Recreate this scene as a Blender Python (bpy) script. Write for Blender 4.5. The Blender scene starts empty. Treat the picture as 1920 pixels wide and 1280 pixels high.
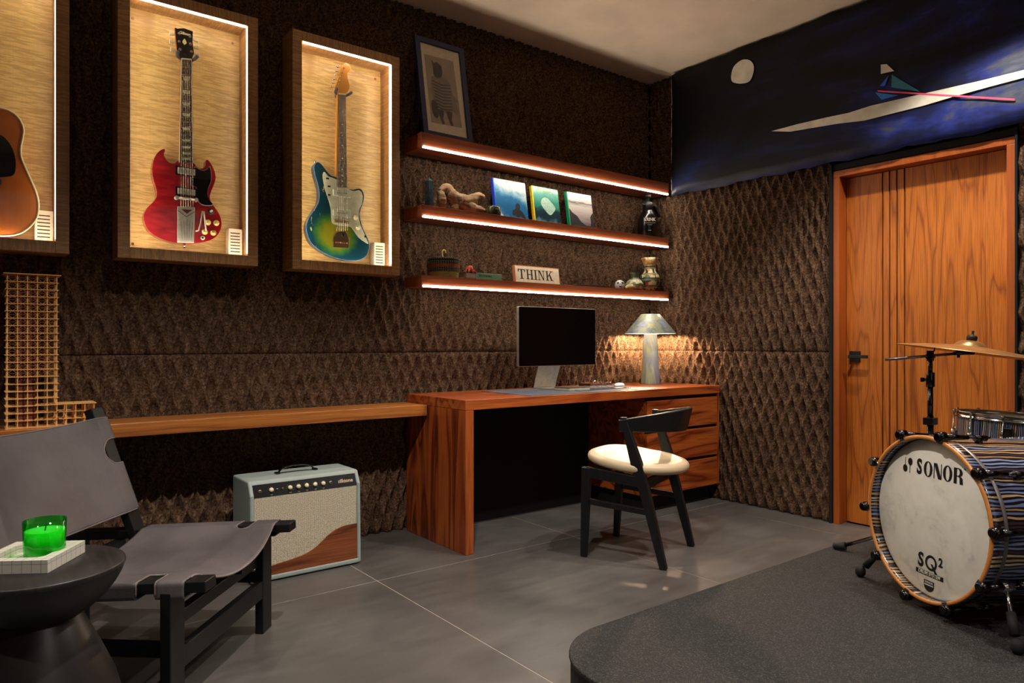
import bpy, bmesh, math, random
import numpy as np
from mathutils import Vector, Matrix, Euler
random.seed(7)
SC = bpy.context.scene
COL = SC.collection
PI = math.pi
def R(a): return math.radians(a)

# ------------------------------------------------------------------ camera
cam_d = bpy.data.cameras.new('camera'); cam = bpy.data.objects.new('camera', cam_d); COL.objects.link(cam)
cam.location = (-3.8827, -3.4203, 1.02)
cam.rotation_euler = (R(90), 0, R(52.4 - 90))
cam_d.sensor_width = 36.0; cam_d.lens = 36.0 * 1324.5 / 1920.0
cam_d.shift_y = 3.0 / 1920.0
cam_d.clip_start = 0.02
SC.camera = cam
# ------------------------------------------------------------------ world, light, exposure
SC.view_settings.view_transform = 'Standard'; SC.view_settings.look = 'None'
SC.view_settings.exposure = 0.0; SC.view_settings.gamma = 1.0; SC.view_settings.use_curve_mapping = False
W = bpy.data.worlds.new('world'); SC.world = W; W.use_nodes = True
W.node_tree.nodes['Background'].inputs[0].default_value = (1.0, 0.85, 0.7, 1)
W.node_tree.nodes['Background'].inputs[1].default_value = 0.01
try:
    SC.cycles.use_denoising = True
    SC.cycles.max_bounces = 8; SC.cycles.diffuse_bounces = 4; SC.cycles.glossy_bounces = 4
    SC.cycles.caustics_reflective = False; SC.cycles.caustics_refractive = False
    SC.cycles.sample_clamp_indirect = 4.0
except Exception: pass
H = 2.884
WARM = (1.0, 0.905, 0.81)
def spot(x, y, p, deg=108, blend=0.32, col=WARM, size=0.035, tx=0, ty=0):
    l = bpy.data.lights.new('downlight_or_fill', 'SPOT'); l.energy = p; l.color = col
    l.spot_size = R(deg); l.spot_blend = blend; l.shadow_soft_size = size
    o = bpy.data.objects.new('downlight_or_fill', l); COL.objects.link(o); o.location = (x, y, H - 0.03)
    o.rotation_euler = Vector((tx, ty, -1)).to_track_quat('-Z', 'Y').to_euler()
    return o
spot(-1.25, -2.07, 105, 110, 0.35)
spot(-3.05, -2.07, 180, 112, 0.4)
spot(-4.85, -2.07, 70)  # added fill spot, guessed from the spacing of the row
spot(-0.62, -2.25, 90, 108, 0.3)
spot(-3.05, -4.2, 60)  # unseen spot added at the rear as fill
spot(-1.25, -4.2, 50)  # second rear spot, also added only for fill
# unseen soft fill panel, added behind the camera to lift the dark surfaces
al = bpy.data.lights.new('rear_fill', 'AREA'); al.shape = 'RECTANGLE'; al.size = 3.2; al.size_y = 1.8; al.energy = 4.5; al.color = (1.0, 0.93, 0.84)
ao = bpy.data.objects.new('rear_fill', al); COL.objects.link(ao); ao.location = (-3.4, -5.3, 1.6); ao.rotation_euler = (R(90), 0, 0)

# ------------------------------------------------------------------ colour and node helpers
def lin(c):
    return tuple(((v/255.0)/12.92 if v/255.0 <= 0.04045 else ((v/255.0+0.055)/1.055)**2.4) for v in c[:3]) + (1.0,)
class NT:
    def __init__(s, name):
        s.m = bpy.data.materials.new(name); s.m.use_nodes = True; s.t = s.m.node_tree
        s.b = s.t.nodes['Principled BSDF']; s.out = s.t.nodes['Material Output']; s._tc = None
    def n(s, ty, **kw):
        x = s.t.nodes.new(ty)
        for k, v in kw.items():
            if k in x.inputs: x.inputs[k].default_value = v
            else: setattr(x, k, v)
        return x
    def l(s, a, b): s.t.links.new(a, b)
    def tc(s, kind='Object'):
        if s._tc is None: s._tc = s.n('ShaderNodeTexCoord')
        return s._tc.outputs[kind]
    def mp(s, scale=(1,1,1), loc=(0,0,0), rot=(0,0,0), src=None):
        x = s.n('ShaderNodeMapping'); x.inputs['Scale'].default_value = scale
        x.inputs['Location'].default_value = loc; x.inputs['Rotation'].default_value = rot
        s.l(src or s.tc(), x.inputs['Vector']); return x.outputs[0]
    def noise(s, vec, scale, detail=4, rough=0.55, dist=0.0):
        x = s.n('ShaderNodeTexNoise'); x.inputs['Scale'].default_value = scale; x.inputs['Detail'].default_value = detail
        x.inputs['Roughness'].default_value = rough; x.inputs['Distortion'].default_value = dist
        s.l(vec, x.inputs['Vector']); return x.outputs[0]
    def ramp(s, fac, stops, interp='LINEAR'):
        x = s.n('ShaderNodeValToRGB'); cr = x.color_ramp; cr.interpolation = interp
        while len(cr.elements) > 1: cr.elements.remove(cr.elements[-1])
        cr.elements[0].position = stops[0][0]; cr.elements[0].color = stops[0][1]
        for p, c in stops[1:]:
            e = cr.elements.new(p); e.color = c
        s.l(fac, x.inputs[0]); return x.outputs[0]
    def math(s, op, a, b=0.0):
        x = s.n('ShaderNodeMath'); x.operation = op
        for i, v in enumerate((a, b)):
            if isinstance(v, (int, float)): x.inputs[i].default_value = v
            else: s.l(v, x.inputs[i])
        return x.outputs[0]
    def mix(s, fac, a, b, mode='MIX'):
        x = s.n('ShaderNodeMix'); x.data_type = 'RGBA'; x.blend_type = mode
        for i, v in ((0, fac), (6, a), (7, b)):
            if isinstance(v, (int, float, tuple)): x.inputs[i].default_value = v
            else: s.l(v, x.inputs[i])
        return x.outputs[2]
    def sep(s, vec):
        x = s.n('ShaderNodeSeparateXYZ'); s.l(vec, x.inputs[0]); return x.outputs
    def col(s, c):
        if isinstance(c, tuple): s.b.inputs['Base Color'].default_value = c
        else: s.l(c, s.b.inputs['Base Color'])
    def bump(s, h, strength=0.3, dist=0.01):
        x = s.n('ShaderNodeBump'); x.inputs['Strength'].default_value = strength; x.inputs['Distance'].default_value = dist
        s.l(h, x.inputs['Height']); s.l(x.outputs[0], s.b.inputs['Normal'])
    def p(s, **kw):
        for k, v in kw.items():
            k = {'rough':'Roughness','metal':'Metallic','coat':'Coat Weight','spec':'Specular IOR Level','trans':'Transmission Weight','ior':'IOR','coatr':'Coat Roughness','sheen':'Sheen Weight','emit':'Emission Strength','alpha':'Alpha'}[k]
            if isinstance(v, (int, float)): s.b.inputs[k].default_value = v
            else: s.l(v, s.b.inputs[k])
        return s
_plain = {}
def plain(c, rough=0.5, metal=0.0, coat=0.0, grain=0.0, name='paint', gs=60):
    key = (c, rough, metal, coat, grain, gs)
    if key in _plain: return _plain[key]
    n = NT(name); f = n.noise(n.tc(), gs, 3)
    a = tuple(max(0, v*(1-0.12-grain)) for v in lin(c)[:3]) + (1,); b = tuple(min(1, v*(1+0.08+grain)) for v in lin(c)[:3]) + (1,)
    n.col(n.ramp(f, [(0.3, a), (0.7, b)])); n.p(rough=rough, metal=metal, coat=coat)
    if grain: n.bump(f, 0.2, 0.002)
    _plain[key] = n.m; return n.m
def emit(c, s, name='light'):
    n = NT(name); n.b.inputs['Emission Color'].default_value = lin(c); n.col(lin(c)); n.p(emit=s, rough=0.4); return n.m
def wood(name, c0, c1, c2, axis=0, across=7.0, along=0.7, rings=9, rough=0.4, fine=0.35, coat=0.0, dist=0.4, figure=0.0, bumps=0.12, seed=0.0, rr=0.5):
    """figured wood: contour lines of a noise stretched along the grain"""
    n = NT(name); sc = [across]*3; sc[axis] = along
    v = n.mp(tuple(sc), (seed, seed*1.7, seed*0.6))
    base = n.noise(v, 1.0, 2, 0.45, dist)
    k = n.math('MULTIPLY', base, float(rings)); fr = n.math('PINGPONG', k, 1.0)
    s2 = [230.0]*3; s2[axis] = 6.0
    g = n.noise(n.mp(tuple(s2)), 1.0, 2, 0.5)
    c = n.ramp(fr, [(0.0, lin(c0)), (0.25, lin(c1)), (0.8, lin(c2))])
    big = n.noise(n.mp(tuple(x*0.5 for x in sc)), 1.0, 2)
    c = n.mix(n.math('MULTIPLY', big, rr), c, lin(c1))
    c = n.mix(n.math('MULTIPLY', n.ramp(g, [(0.35, (1,1,1,1)), (0.6, (0,0,0,1))]), fine), c, lin(tuple(int(x*0.55) for x in c0)))
    if figure:
        s3 = [14.0]*3; s3[axis] = 130.0
        fg = n.noise(n.mp(tuple(s3)), 1.0, 3, 0.5, 0.8)
        c = n.mix(n.math('MULTIPLY', n.ramp(fg, [(0.42, (1,1,1,1)), (0.58, (0,0,0,1))]), figure), c, lin(c0))
    n.col(c); n.p(rough=rough, coat=coat); n.bump(g, bumps, 0.002); return n.m

# ------------------------------------------------------------------ mesh helpers
class MB:
    def __init__(s): s.v = []; s.f = []; s.sm = []
    def add(s, vs, fs, M=None, smooth=False):
        o = len(s.v)
        if M is not None: vs = [M @ Vector(p) for p in vs]
        s.v += [tuple(p) for p in vs]; s.f += [tuple(i+o for i in f) for f in fs]; s.sm += [smooth]*len(fs); return s
    def box(s, x0, x1, y0, y1, z0, z1, M=None):
        vs = [(x,y,z) for x in (x0,x1) for y in (y0,y1) for z in (z0,z1)]
        return s.add(vs, [(0,1,3,2),(4,6,7,5),(0,4,5,1),(2,3,7,6),(0,2,6,4),(1,5,7,3)], M)
    def cbox(s, c, d, M=None):
        return s.box(c[0]-d[0]/2, c[0]+d[0]/2, c[1]-d[1]/2, c[1]+d[1]/2, c[2]-d[2]/2, c[2]+d[2]/2, M)
    def prism(s, pts, y0, y1, M=None, smooth=False):
        """outline in x,z extruded along y"""
        n = len(pts); area = sum(pts[i][0]*pts[(i+1)%n][1]-pts[(i+1)%n][0]*pts[i][1] for i in range(n))
        if area < 0: pts = pts[::-1]
        if y0 > y1: y0, y1 = y1, y0
        vs = [(a, y0, b) for a, b in pts] + [(a, y1, b) for a, b in pts]
        fs = [tuple(range(n)), tuple(range(2*n-1, n-1, -1))] + [(i, i+n, (i+1)%n+n, (i+1)%n) for i in range(n)]
        return s.add(vs, fs, M, smooth)
    def lathe(s, prof, seg=32, M=None, smooth=True, cap0=False, cap1=False, arc=2*PI, closed=False):
        """profile of (r,z) about z"""
        vs = []; fs = []; full = abs(arc-2*PI) < 1e-6; m = seg if full else seg+1
        for r, z in prof:
            for j in range(m):
                a = arc*j/seg; vs.append((r*math.cos(a), r*math.sin(a), z))
        P = len(prof)
        for i in range(P if closed else P-1):
            i2 = (i+1) % P
            for j in range(seg):
                j2 = (j+1)%m if full else j+1
                fs.append((i*m+j, i*m+j2, i2*m+j2, i2*m+j))
        if cap0: fs.append(tuple(range(m-1, -1, -1)))
        if cap1: fs.append(tuple((P-1)*m+j for j in range(m)))
        return s.add(vs, fs, M, smooth)
    def cyl(s, p0, p1, r0, r1=None, seg=16, smooth=True):
        p0 = Vector(p0); p1 = Vector(p1); r1 = r0 if r1 is None else r1
        d = p1-p0; q = d.to_track_quat('Z', 'Y').to_matrix().to_4x4(); M = Matrix.Translation(p0) @ q
        o = len(s.v); s.lathe([(r0,0),(r1,d.length)], seg, M, smooth)
        s.f += [tuple(o+seg-1-j for j in range(seg)), tuple(o+seg+j for j in range(seg))]; s.sm += [False, False]; return s
    def tube(s, pts, r, seg=8, closed=False):
        pts = [Vector(p) for p in pts]; n = len(pts); rr = r if isinstance(r, (list, tuple)) else [r]*n
        vs = []; fs = []; up = None
        for i, p in enumerate(pts):
            a = pts[(i-1)%n] if (closed or i > 0) else p; b = pts[(i+1)%n] if (closed or i < n-1) else p
            t = (b-a).normalized()
            if up is None: up = t.orthogonal().normalized()
            up = (up - t*up.dot(t)); up = up.normalized() if up.length > 1e-6 else t.orthogonal().normalized()
            w = t.cross(up)
            for j in range(seg):
                an = 2*PI*j/seg; vs.append(p + (up*math.cos(an)+w*math.sin(an))*rr[i])
        for i in range(n if closed else n-1):
            i2 = (i+1)%n
            for j in range(seg): fs.append((i*seg+j, i*seg+(j+1)%seg, i2*seg+(j+1)%seg, i2*seg+j))
        if not closed: fs += [tuple(range(seg-1,-1,-1)), tuple((n-1)*seg+j for j in range(seg))]
        return s.add(vs, fs, None, True)
    def sweep(s, pts, secs, up=(0,0,1), smooth=False):
        """rectangular section (width, height) swept on points"""
        pts = [Vector(p) for p in pts]; n = len(pts); up = Vector(up); vs = []; fs = []
        for i, p in enumerate(pts):
            t = (pts[min(i+1,n-1)] - pts[max(i-1,0)]).normalized(); sd = t.cross(up).normalized(); u2 = sd.cross(t).normalized()
            w, h = secs[i]
            for a, b in ((-1,-1),(1,-1),(1,1),(-1,1)): vs.append(p + sd*w/2*a + u2*h/2*b)
        for i in range(n-1):
            for j in range(4): fs.append((i*4+j, i*4+(j+1)%4, i*4+4+(j+1)%4, i*4+4+j))
        fs += [(3,2,1,0), tuple((n-1)*4+j for j in range(4))]
        return s.add(vs, fs, None, smooth)
    def beam(s, p0, p1, w0, h0, w1=None, h1=None, up=(0,0,1)):
        return s.sweep([p0, p1], [(w0,h0),(w1 or w0, h1 or h0)], up)
    def grid(s, nu, nv, fn, smooth=True, closed=False):
        vs = [fn(i/(nu-1) if not closed else i/nu, j/(nv-1)) for i in range(nu) for j in range(nv)]
        fs = []
        for i in range(nu if closed else nu-1):
            for j in range(nv-1):
                i2 = (i+1)%nu; fs.append((i*nv+j, i2*nv+j, i2*nv+j+1, i*nv+j+1))
        return s.add(vs, fs, None, smooth)
    def build(s, name, mat, parent=None, bevel=0.0, seg=2, solid=0.0, subsurf=0, loc=None, fix=True, label=None):
        me = bpy.data.meshes.new(name); me.from_pydata(s.v, [], s.f)
        me.polygons.foreach_set('use_smooth', s.sm); me.update()
        if fix:
            bm = bmesh.new(); bm.from_mesh(me); bmesh.ops.recalc_face_normals(bm, faces=bm.faces); bm.to_mesh(me); bm.free()
        if mat is not None: me.materials.append(mat)
        o = bpy.data.objects.new(name, me); COL.objects.link(o)
        if parent is not None: o.parent = parent
        if loc is not None: o.location = loc
        if solid:
            m = o.modifiers.new('solid', 'SOLIDIFY'); m.thickness = solid; m.offset = 0
        if bevel:
            m = o.modifiers.new('bevel', 'BEVEL'); m.width = bevel; m.segments = seg; m.limit_method = 'ANGLE'; m.angle_limit = R(35); m.harden_normals = False
        if subsurf:
            m = o.modifiers.new('sub', 'SUBSURF'); m.levels = subsurf; m.render_levels = subsurf
        if label: o['label'] = label
        return o
def box(name, mat, parent, x0, x1, y0, y1, z0, z1, bevel=0.0, **k):
    return MB().box(x0,x1,y0,y1,z0,z1).build(name, mat, parent, bevel=bevel, **k)
def thing(name, label, cat, loc=(0,0,0), rz=0.0, group=None):
    o = bpy.data.objects.new(name, None); COL.objects.link(o); o.empty_display_size = 0.05
    o.location = loc; o.rotation_euler = (0,0,rz); o['label'] = label; o['category'] = cat
    if group: o['group'] = group
    return o
def tag(o, label, cat, group=None):
    o['label'] = label; o['category'] = cat
    if group: o['group'] = group
    return o
def struct(o): o['kind'] = 'structure'; return o
def stuff(o): o['kind'] = 'stuff'; return o
def smooth_line(pts, k=5, closed=True):
    n = len(pts); out = []
    for i in range(n if closed else n-1):
        p0, p1, p2, p3 = (pts[(i-1)%n], pts[i], pts[(i+1)%n], pts[(i+2)%n]) if closed else (pts[max(i-1,0)], pts[i], pts[i+1], pts[min(i+2,n-1)])
        for j in range(k):
            t = j/k; t2 = t*t; t3 = t2*t
            out.append(tuple(0.5*((2*b)+(-a+c)*t+(2*a-5*b+4*c-d)*t2+(-a+3*b-3*c+d)*t3) for a, b, c, d in zip(p0, p1, p2, p3)))
    if not closed: out.append(pts[-1])
    return out
def rrect(x0, x1, z0, z1, r, k=6):
    out = []
    for cx, cz, a0 in ((x1-r, z1-r, 0), (x0+r, z1-r, 90), (x0+r, z0+r, 180), (x1-r, z0+r, 270)):
        for j in range(k+1):
            a = R(a0+90*j/k); out.append((cx+r*math.cos(a), cz+r*math.sin(a)))
    return out
def text(s, name, mat, parent, M, size, sx=1.0, bold=0.0, shear=0.0, depth=0.0004, align='CENTER', space=1.0):
    """flat lettering standing in local x,z facing -y, transformed by M"""
    cu = bpy.data.curves.new('t', 'FONT'); cu.body = s; cu.size = size; cu.offset = bold; cu.shear = shear
    cu.align_x = align; cu.align_y = 'CENTER'; cu.extrude = depth; cu.resolution_u = 3; cu.space_character = space
    t = bpy.data.objects.new('t', cu); COL.objects.link(t); bpy.context.view_layer.update()
    me = bpy.data.meshes.new_from_object(t.evaluated_get(bpy.context.evaluated_depsgraph_get()))
    bpy.data.objects.remove(t); bpy.data.curves.remove(cu)
    me.transform(M @ Matrix.Rotation(R(90), 4, 'X') @ Matrix.Diagonal((sx,1,1,1)))
    me.materials.clear(); me.materials.append(mat)
    o = bpy.data.objects.new(name, me); COL.objects.link(o); o.parent = parent; return o
T = Matrix.Translation
# ------------------------------------------------------------------ shared materials
BLACKWOOD = wood('black_stained_wood', (14,14,15), (20,20,21), (26,26,27), 2, 20, 2, 6, rough=0.42, fine=0.5)
BLACK = plain((16,16,17), 0.45, name='black')
BLACKGLOSS = plain((10,10,11), 0.15, coat=0.5, name='black_gloss')
CHROME = plain((200,198,192), 0.14, 1.0, name='chrome')
DARKCHROME = plain((75,72,72), 0.16, 1.0, name='black_chrome')
NICKEL = plain((206,202,188), 0.34, 0.45, name='brushed_nickel')
CREAM = plain((232,222,180), 0.35, name='cream_plastic')
RUBBER = plain((18,18,18), 0.75, name='rubber')
DESKW = wood('red_brown_figured_wood', (76,28,13), (158,72,30), (200,106,48), 0, 9.0, 0.9, 7, rough=0.32, fine=0.35, coat=0.15, dist=1.2)
DESKV = wood('red_brown_figured_wood_upright', (70,26,12), (150,66,28), (198,104,46), 2, 8.0, 0.9, 7, rough=0.32, fine=0.35, coat=0.15, dist=1.3, seed=3.0)
SHELFW = wood('reddish_shelf_wood', (110,50,28), (152,78,44), (168,90,52), 0, 16.0, 0.8, 4, rough=0.4, fine=0.25, dist=0.3)
BENCHW = wood('honey_brown_bench_wood', (128,70,28), (176,106,48), (196,124,58), 0, 12.0, 0.7, 5, rough=0.33, fine=0.3, coat=0.1, dist=0.8)
DOORW = wood('orange_oak_veneer', (120,56,12), (196,110,38), (208,122,44), 2, 8.5, 0.75, 16, rough=0.42, fine=0.38, dist=0.25, rr=0.75)
JAMBW = wood('orange_red_jamb_wood', (132,62,18), (168,84,30), (178,92,34), 2, 18.0, 0.8, 3, rough=0.42, fine=0.25)
CASEW = wood('curly_brown_case_wood', (124,88,52), (184,136,84), (206,158,102), 2, 10, 1.0, 3, rough=0.35, fine=0.15, figure=0.55, coat=0.2)
CASEWH = wood('curly_brown_case_wood_level', (124,88,52), (184,136,84), (206,158,102), 0, 10, 1.0, 3, rough=0.35, fine=0.15, figure=0.55, coat=0.2)
PANELW = wood('pale_curly_panel_wood', (168,128,70), (218,184,116), (228,196,130), 2, 5, 1.2, 3, rough=0.4, fine=0.08, figure=0.6)
LED = emit((255,240,220), 56.0, 'strip_light')
LEDC = emit((255,238,212), 27.0, 'case_strip_light')

# ------------------------------------------------------------------ cork walls
def cork_mat():
    n = NT('dark_brown_cork')
    a = n.noise(n.tc(), 9, 3, 0.6); b = n.noise(n.tc(), 95, 5, 0.7)
    vo = n.n('ShaderNodeTexVoronoi'); vo.inputs['Scale'].default_value = 130; n.l(n.tc(), vo.inputs['Vector'])
    vs = n.sep(vo.outputs['Color'])
    f = n.math('ADD', n.math('MULTIPLY', b, 0.62), n.math('ADD', n.math('MULTIPLY', vs[0], 0.26), n.math('MULTIPLY', a, 0.16)))
    n.col(n.ramp(f, [(0.28, lin((26,18,13))), (0.42, lin((66,49,37))), (0.58, lin((100,76,57))), (0.80, lin((146,114,86)))]))
    n.bump(n.math('ADD', b, n.math('MULTIPLY', vs[1], 0.3)), 0.4, 0.008); n.p(rough=0.88, spec=0.2)
    return n.m
CORK = cork_mat()
def cork_panel(parent, u0, u1, z0, z1, place, seed, P=0.070, RH=0.089, step=0.0058):
    nu = max(3, int((u1-u0)/step)); nz = max(3, int((z1-z0)/(step*1.9)))
    u = np.linspace(u0, u1, nu); z = np.linspace(z0, z1, nz); U, Z = np.meshgrid(u, z, indexing='ij')
    rng = np.random.RandomState(11)
    def vnoise(X, Y):   # smooth value noise
        g = rng.rand(256, 256); xi = np.floor(X).astype(int); yi = np.floor(Y).astype(int); fx = X-xi; fy = Y-yi
        fx = fx*fx*(3-2*fx); fy = fy*fy*(3-2*fy); a = g[xi%256, yi%256]; b = g[(xi+1)%256, yi%256]; c = g[xi%256, (yi+1)%256]; d = g[(xi+1)%256, (yi+1)%256]
        return (a*(1-fx)+b*fx)*(1-fy)+(c*(1-fx)+d*fx)*fy - 0.5
    Uw = U + 0.009*vnoise(U*8+31, Z*8+7) + 0.004*vnoise(U*20+31, Z*30+7); Zw = Z + 0.018*vnoise(U*7+3, Z*7+57) + 0.012*vnoise(U*25+3, Z*9+57)
    w = P/2; A = 0.34*w; cs = np.cos(PI*Zw/RH)
    k = np.floor(Uw/w); best = None
    # ridge curves at k*w + (-1)^k * A * cos
    off = A*cs
    kk = k.copy(); sg = np.where(kk % 2 == 0, 1, -1)
    left = kk*w + sg*off; 
    shift = Uw < left; kk = np.where(shift, kk-1, kk); sg = np.where(kk % 2 == 0, 1, -1); left = kk*w + sg*off; right = (kk+1)*w - sg*off
    shift = Uw > right; kk = np.where(shift, kk+1, kk); sg = np.where(kk % 2 == 0, 1, -1); left = kk*w + sg*off; right = (kk+1)*w - sg*off
    gap = np.maximum(right-left, 1e-4); t = np.clip((Uw-left)/gap*2-1, -1, 1)
    depth = 0.033*(gap/(w+2*A))**0.55*(1-np.abs(t)**1.9)*(1+0.35*vnoise(U*22+8, Z*8+77))
    h = 0.004 - depth + 0.004*vnoise(U*40+9, Z*40+5) + 0.003*vnoise(U*85+9, Z*60+5) + 0.005*vnoise(U*14+90, Z*14+15)
    ez = np.minimum(Z-z0, z1-Z); h = h - 0.008*np.clip(1-ez/0.003, 0, 1)
    vs = [place(a, b, c) for a, b, c in zip(U.ravel().tolist(), Z.ravel().tolist(), h.ravel().tolist())]
    fs = [(i*nz+j, (i+1)*nz+j, (i+1)*nz+j+1, i*nz+j+1) for i in range(nu-1) for j in range(nz-1)]
    return MB().add(vs, fs, None, True).build('cork_panel', CORK, parent, fix=False)
DARKWALL = plain((14,13,12), 0.9, name='dark_backing')
wall_back = struct(box('wall_back', DARKWALL, None, -5.6, 0.2, 0.045, 0.15, 0, H))
seams = [0.0, 0.97, H]
for i in range(2):
    cork_panel(wall_back, -5.2, 0.0, seams[i]+0.0015, seams[i+1]-0.0015, lambda a, b, c: (a, -c, b), i)
wall_right = struct(MB().box(0.045, 0.16, -1.34, 0.15, 0, H).box(0.045, 0.16, -5.4, -2.26, 0, H).box(0.045, 0.16, -2.26, -1.34, 2.01, H).box(0.14,0.2,-2.26,-1.34,0,2.01).build('wall_right', DARKWALL))
for (u0, u1) in ((-1.338, 0.0), (-4.4, -2.25)):
    for z0, z1 in ((0.0015, 0.9685), (0.9715, 2.36)):
        cork_panel(wall_right, u0, u1, z0, z1, lambda a, b, c: (-c, a, b), 5)
cork_panel(wall_right, -0.24, 0.0, 2.363, H, lambda a, b, c: (-c, a, b), 5)
PLASTER = plain((176,160,140), 0.85, name='plaster', gs=5)
ceiling = struct(box('ceiling', plain((228,210,186), 0.9, name='ceiling_paint', gs=3), None, -5.8, 0.2, -5.6, 0.15, H, H+0.1))
wall_left = struct(box('wall_left', plain((70,60,50), 0.9), None, -5.8, -5.6, -5.6, 0.15, 0, H))
wall_front = struct(box('wall_front', plain((90,78,66), 0.9), None, -5.8, 0.2, -5.8, -5.4, 0, H))

# ------------------------------------------------------------------ floor tiles
GROUT = plain((190,180,160), 0.8, name='pale_grout')
floor = struct(box('floor', GROUT, None, -5.8, 0.2, -5.8, 0.15, -0.05, -0.0012))
def tile_mat():
    n = NT('grey_concrete_tile')
    a = n.noise(n.tc(), 2.2, 5, 0.55, 0.3); b = n.noise(n.mp((1,3.5,1)), 5, 4, 0.6)
    f = n.math('ADD', n.math('MULTIPLY', a, 0.6), n.math('MULTIPLY', b, 0.4))
    n.col(n.ramp(f, [(0.3, lin((74,71,69))), (0.5, lin((90,87,84))), (0.72, lin((107,104,101)))]))
    n.p(rough=n.ramp(a, [(0.3, (0.3,0.3,0.3,1)), (0.7, (0.42,0.42,0.42,1))]), spec=0.5)
    n.bump(n.noise(n.tc(), 60, 3), 0.04, 0.002); return n.m
TILE = tile_mat()
xs = [-5.8, -4.77, -3.63, -2.49, -1.35, -0.21, 0.2]; ys = [0.15, -0.665, -1.865, -3.065, -4.265, -5.4]
for i in range(len(xs)-1):
    for j in range(len(ys)-1):
        g = 0.0019
        box('floor_tile', TILE, floor, xs[i]+g, xs[i+1]-g, ys[j+1]+g, ys[j]-g, -0.012, 0.0, bevel=0.0006, seg=1)

# ------------------------------------------------------------------ mural band over the door
def mural_mat():
    n = NT('painted_night_canvas')
    v = n.mp((1, 0.55, 2.6), rot=(R(-14), 0, 0))
    a = n.noise(v, 2.2, 6, 0.6, 0.6); s = n.noise(n.mp((1, 7, 0.9)), 2.0, 3)
    pos = n.sep(n.tc()); fy = n.math('MULTIPLY', pos[1], -0.17)
    lowz = n.math('MULTIPLY', n.math('SUBTRACT', 2.9, pos[2]), 0.26)  # lamp falloff put into the paint colour: darker left, brighter lower right
    f = n.math('ADD', n.math('ADD', a, n.math('MULTIPLY', s, 0.10)), n.math('SUBTRACT', n.math('ADD', fy, lowz), 0.42))
    n.col(n.ramp(f, [(0.38, lin((7,8,11))), (0.50, lin((13,18,38))), (0.60, lin((20,28,72))), (0.68, lin((34,46,116))), (0.74, lin((62,68,88))), (0.84, lin((96,100,112))), (0.93, lin((34,40,76)))]))
    n.p(rough=0.5, spec=0.25); n.bump(n.math('ADD', s, a), 0.25, 0.006); return n.m
mural = thing('mural', 'dark blue painted canvas band with a white comet above the oak door', 'mural', (0,-0.235,2.03))
mo = (0, 0.235, -2.03)
def wavy_band():
    b = MB(); top = 2.868; ny = 90
    def fn(u, v):
        y = -0.235 - u*3.9; e = 0.004*math.sin(y*31)+0.003*math.sin(y*67+1)
        z = 2.032 + 0.004*math.sin(y*13) + v*(top-2.032) + (e if v in (0,1) else 0)
        x = -0.034 + 0.0025*math.sin(y*9+v*5) + 0.0015*math.sin(y*23+v*17)
        return (x, y, z)
    b.grid(ny, 14, fn); return b
wavy_band().build('canvas', mural_mat(), mural, solid=0.012, loc=mo)
MWHITE = plain((212,206,188), 0.6, grain=0.05, name='off_white_paint', gs=14)
def mshape(name, pts, mat, k=0):
    pts = smooth_line(pts, k) if k else pts
    b = MB(); b.prism([(-y, z) for y, z in pts], -0.0005, 0.0005)
    b.v = [(-0.0475-p[1], -p[0], p[2]) for p in b.v]
    return b.build(name, mat, mural, loc=mo)
mshape('moon', [(-0.720,2.720),(-0.741,2.769),(-0.798,2.790),(-0.853,2.770),(-0.881,2.726),(-0.874,2.674),(-0.846,2.640),(-0.784,2.646),(-0.727,2.675)], MWHITE, 5)
mshape('comet_streak', [(-1.002,2.296),(-1.163,2.297),(-1.340,2.292),(-1.474,2.285),(-1.590,2.292),(-1.759,2.287),(-1.943,2.280),(-2.113,2.274),(-2.286,2.272),(-2.700,2.268),(-3.200,2.260),(-3.200,2.235),(-2.700,2.238),(-2.286,2.236),(-2.154,2.234),(-1.996,2.230),(-1.853,2.222),(-1.681,2.222),(-1.559,2.221),(-1.408,2.241),(-1.247,2.254),(-1.126,2.264)], MWHITE)
mshape('pyramid_top', [(-1.646,2.496),(-1.676,2.489),(-1.713,2.442),(-1.646,2.447)], MWHITE)
mshape('pyramid_left_face', [(-1.686,2.427),(-1.667,2.377),(-1.640,2.384)], plain((40,84,210), 0.5))
mshape('pyramid_right_face', [(-1.702,2.426),(-1.840,2.299),(-1.760,2.332),(-1.700,2.361)], plain((40,116,140), 0.5))
mshape('pyramid_base', [(-1.616,2.357),(-1.733,2.309),(-1.650,2.309)], plain((30,124,204), 0.5))
b = mshape('pink_stripe', [(-1.630,2.364),(-2.253,2.149),(-2.250,2.141),(-1.630,2.356)], plain((236,84,120), 0.5))
b.location = (-0.0012, 0.235, -2.03)
cb = MB()
for z0, z1 in ((2.66,2.84),(2.44,2.64),(2.2,2.42),(2.04,2.18)):
    pts = [(-0.036+random.uniform(-.002,.002), -0.232+random.uniform(-.002,.002), z0+(z1-z0)*i/7) for i in range(8)]
    cb.tube(pts, [random.uniform(.0008,.0025) for _ in pts], 5)
cb.build('bare_canvas_edge', plain((196,188,170), 0.8), mural, loc=mo)

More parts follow.
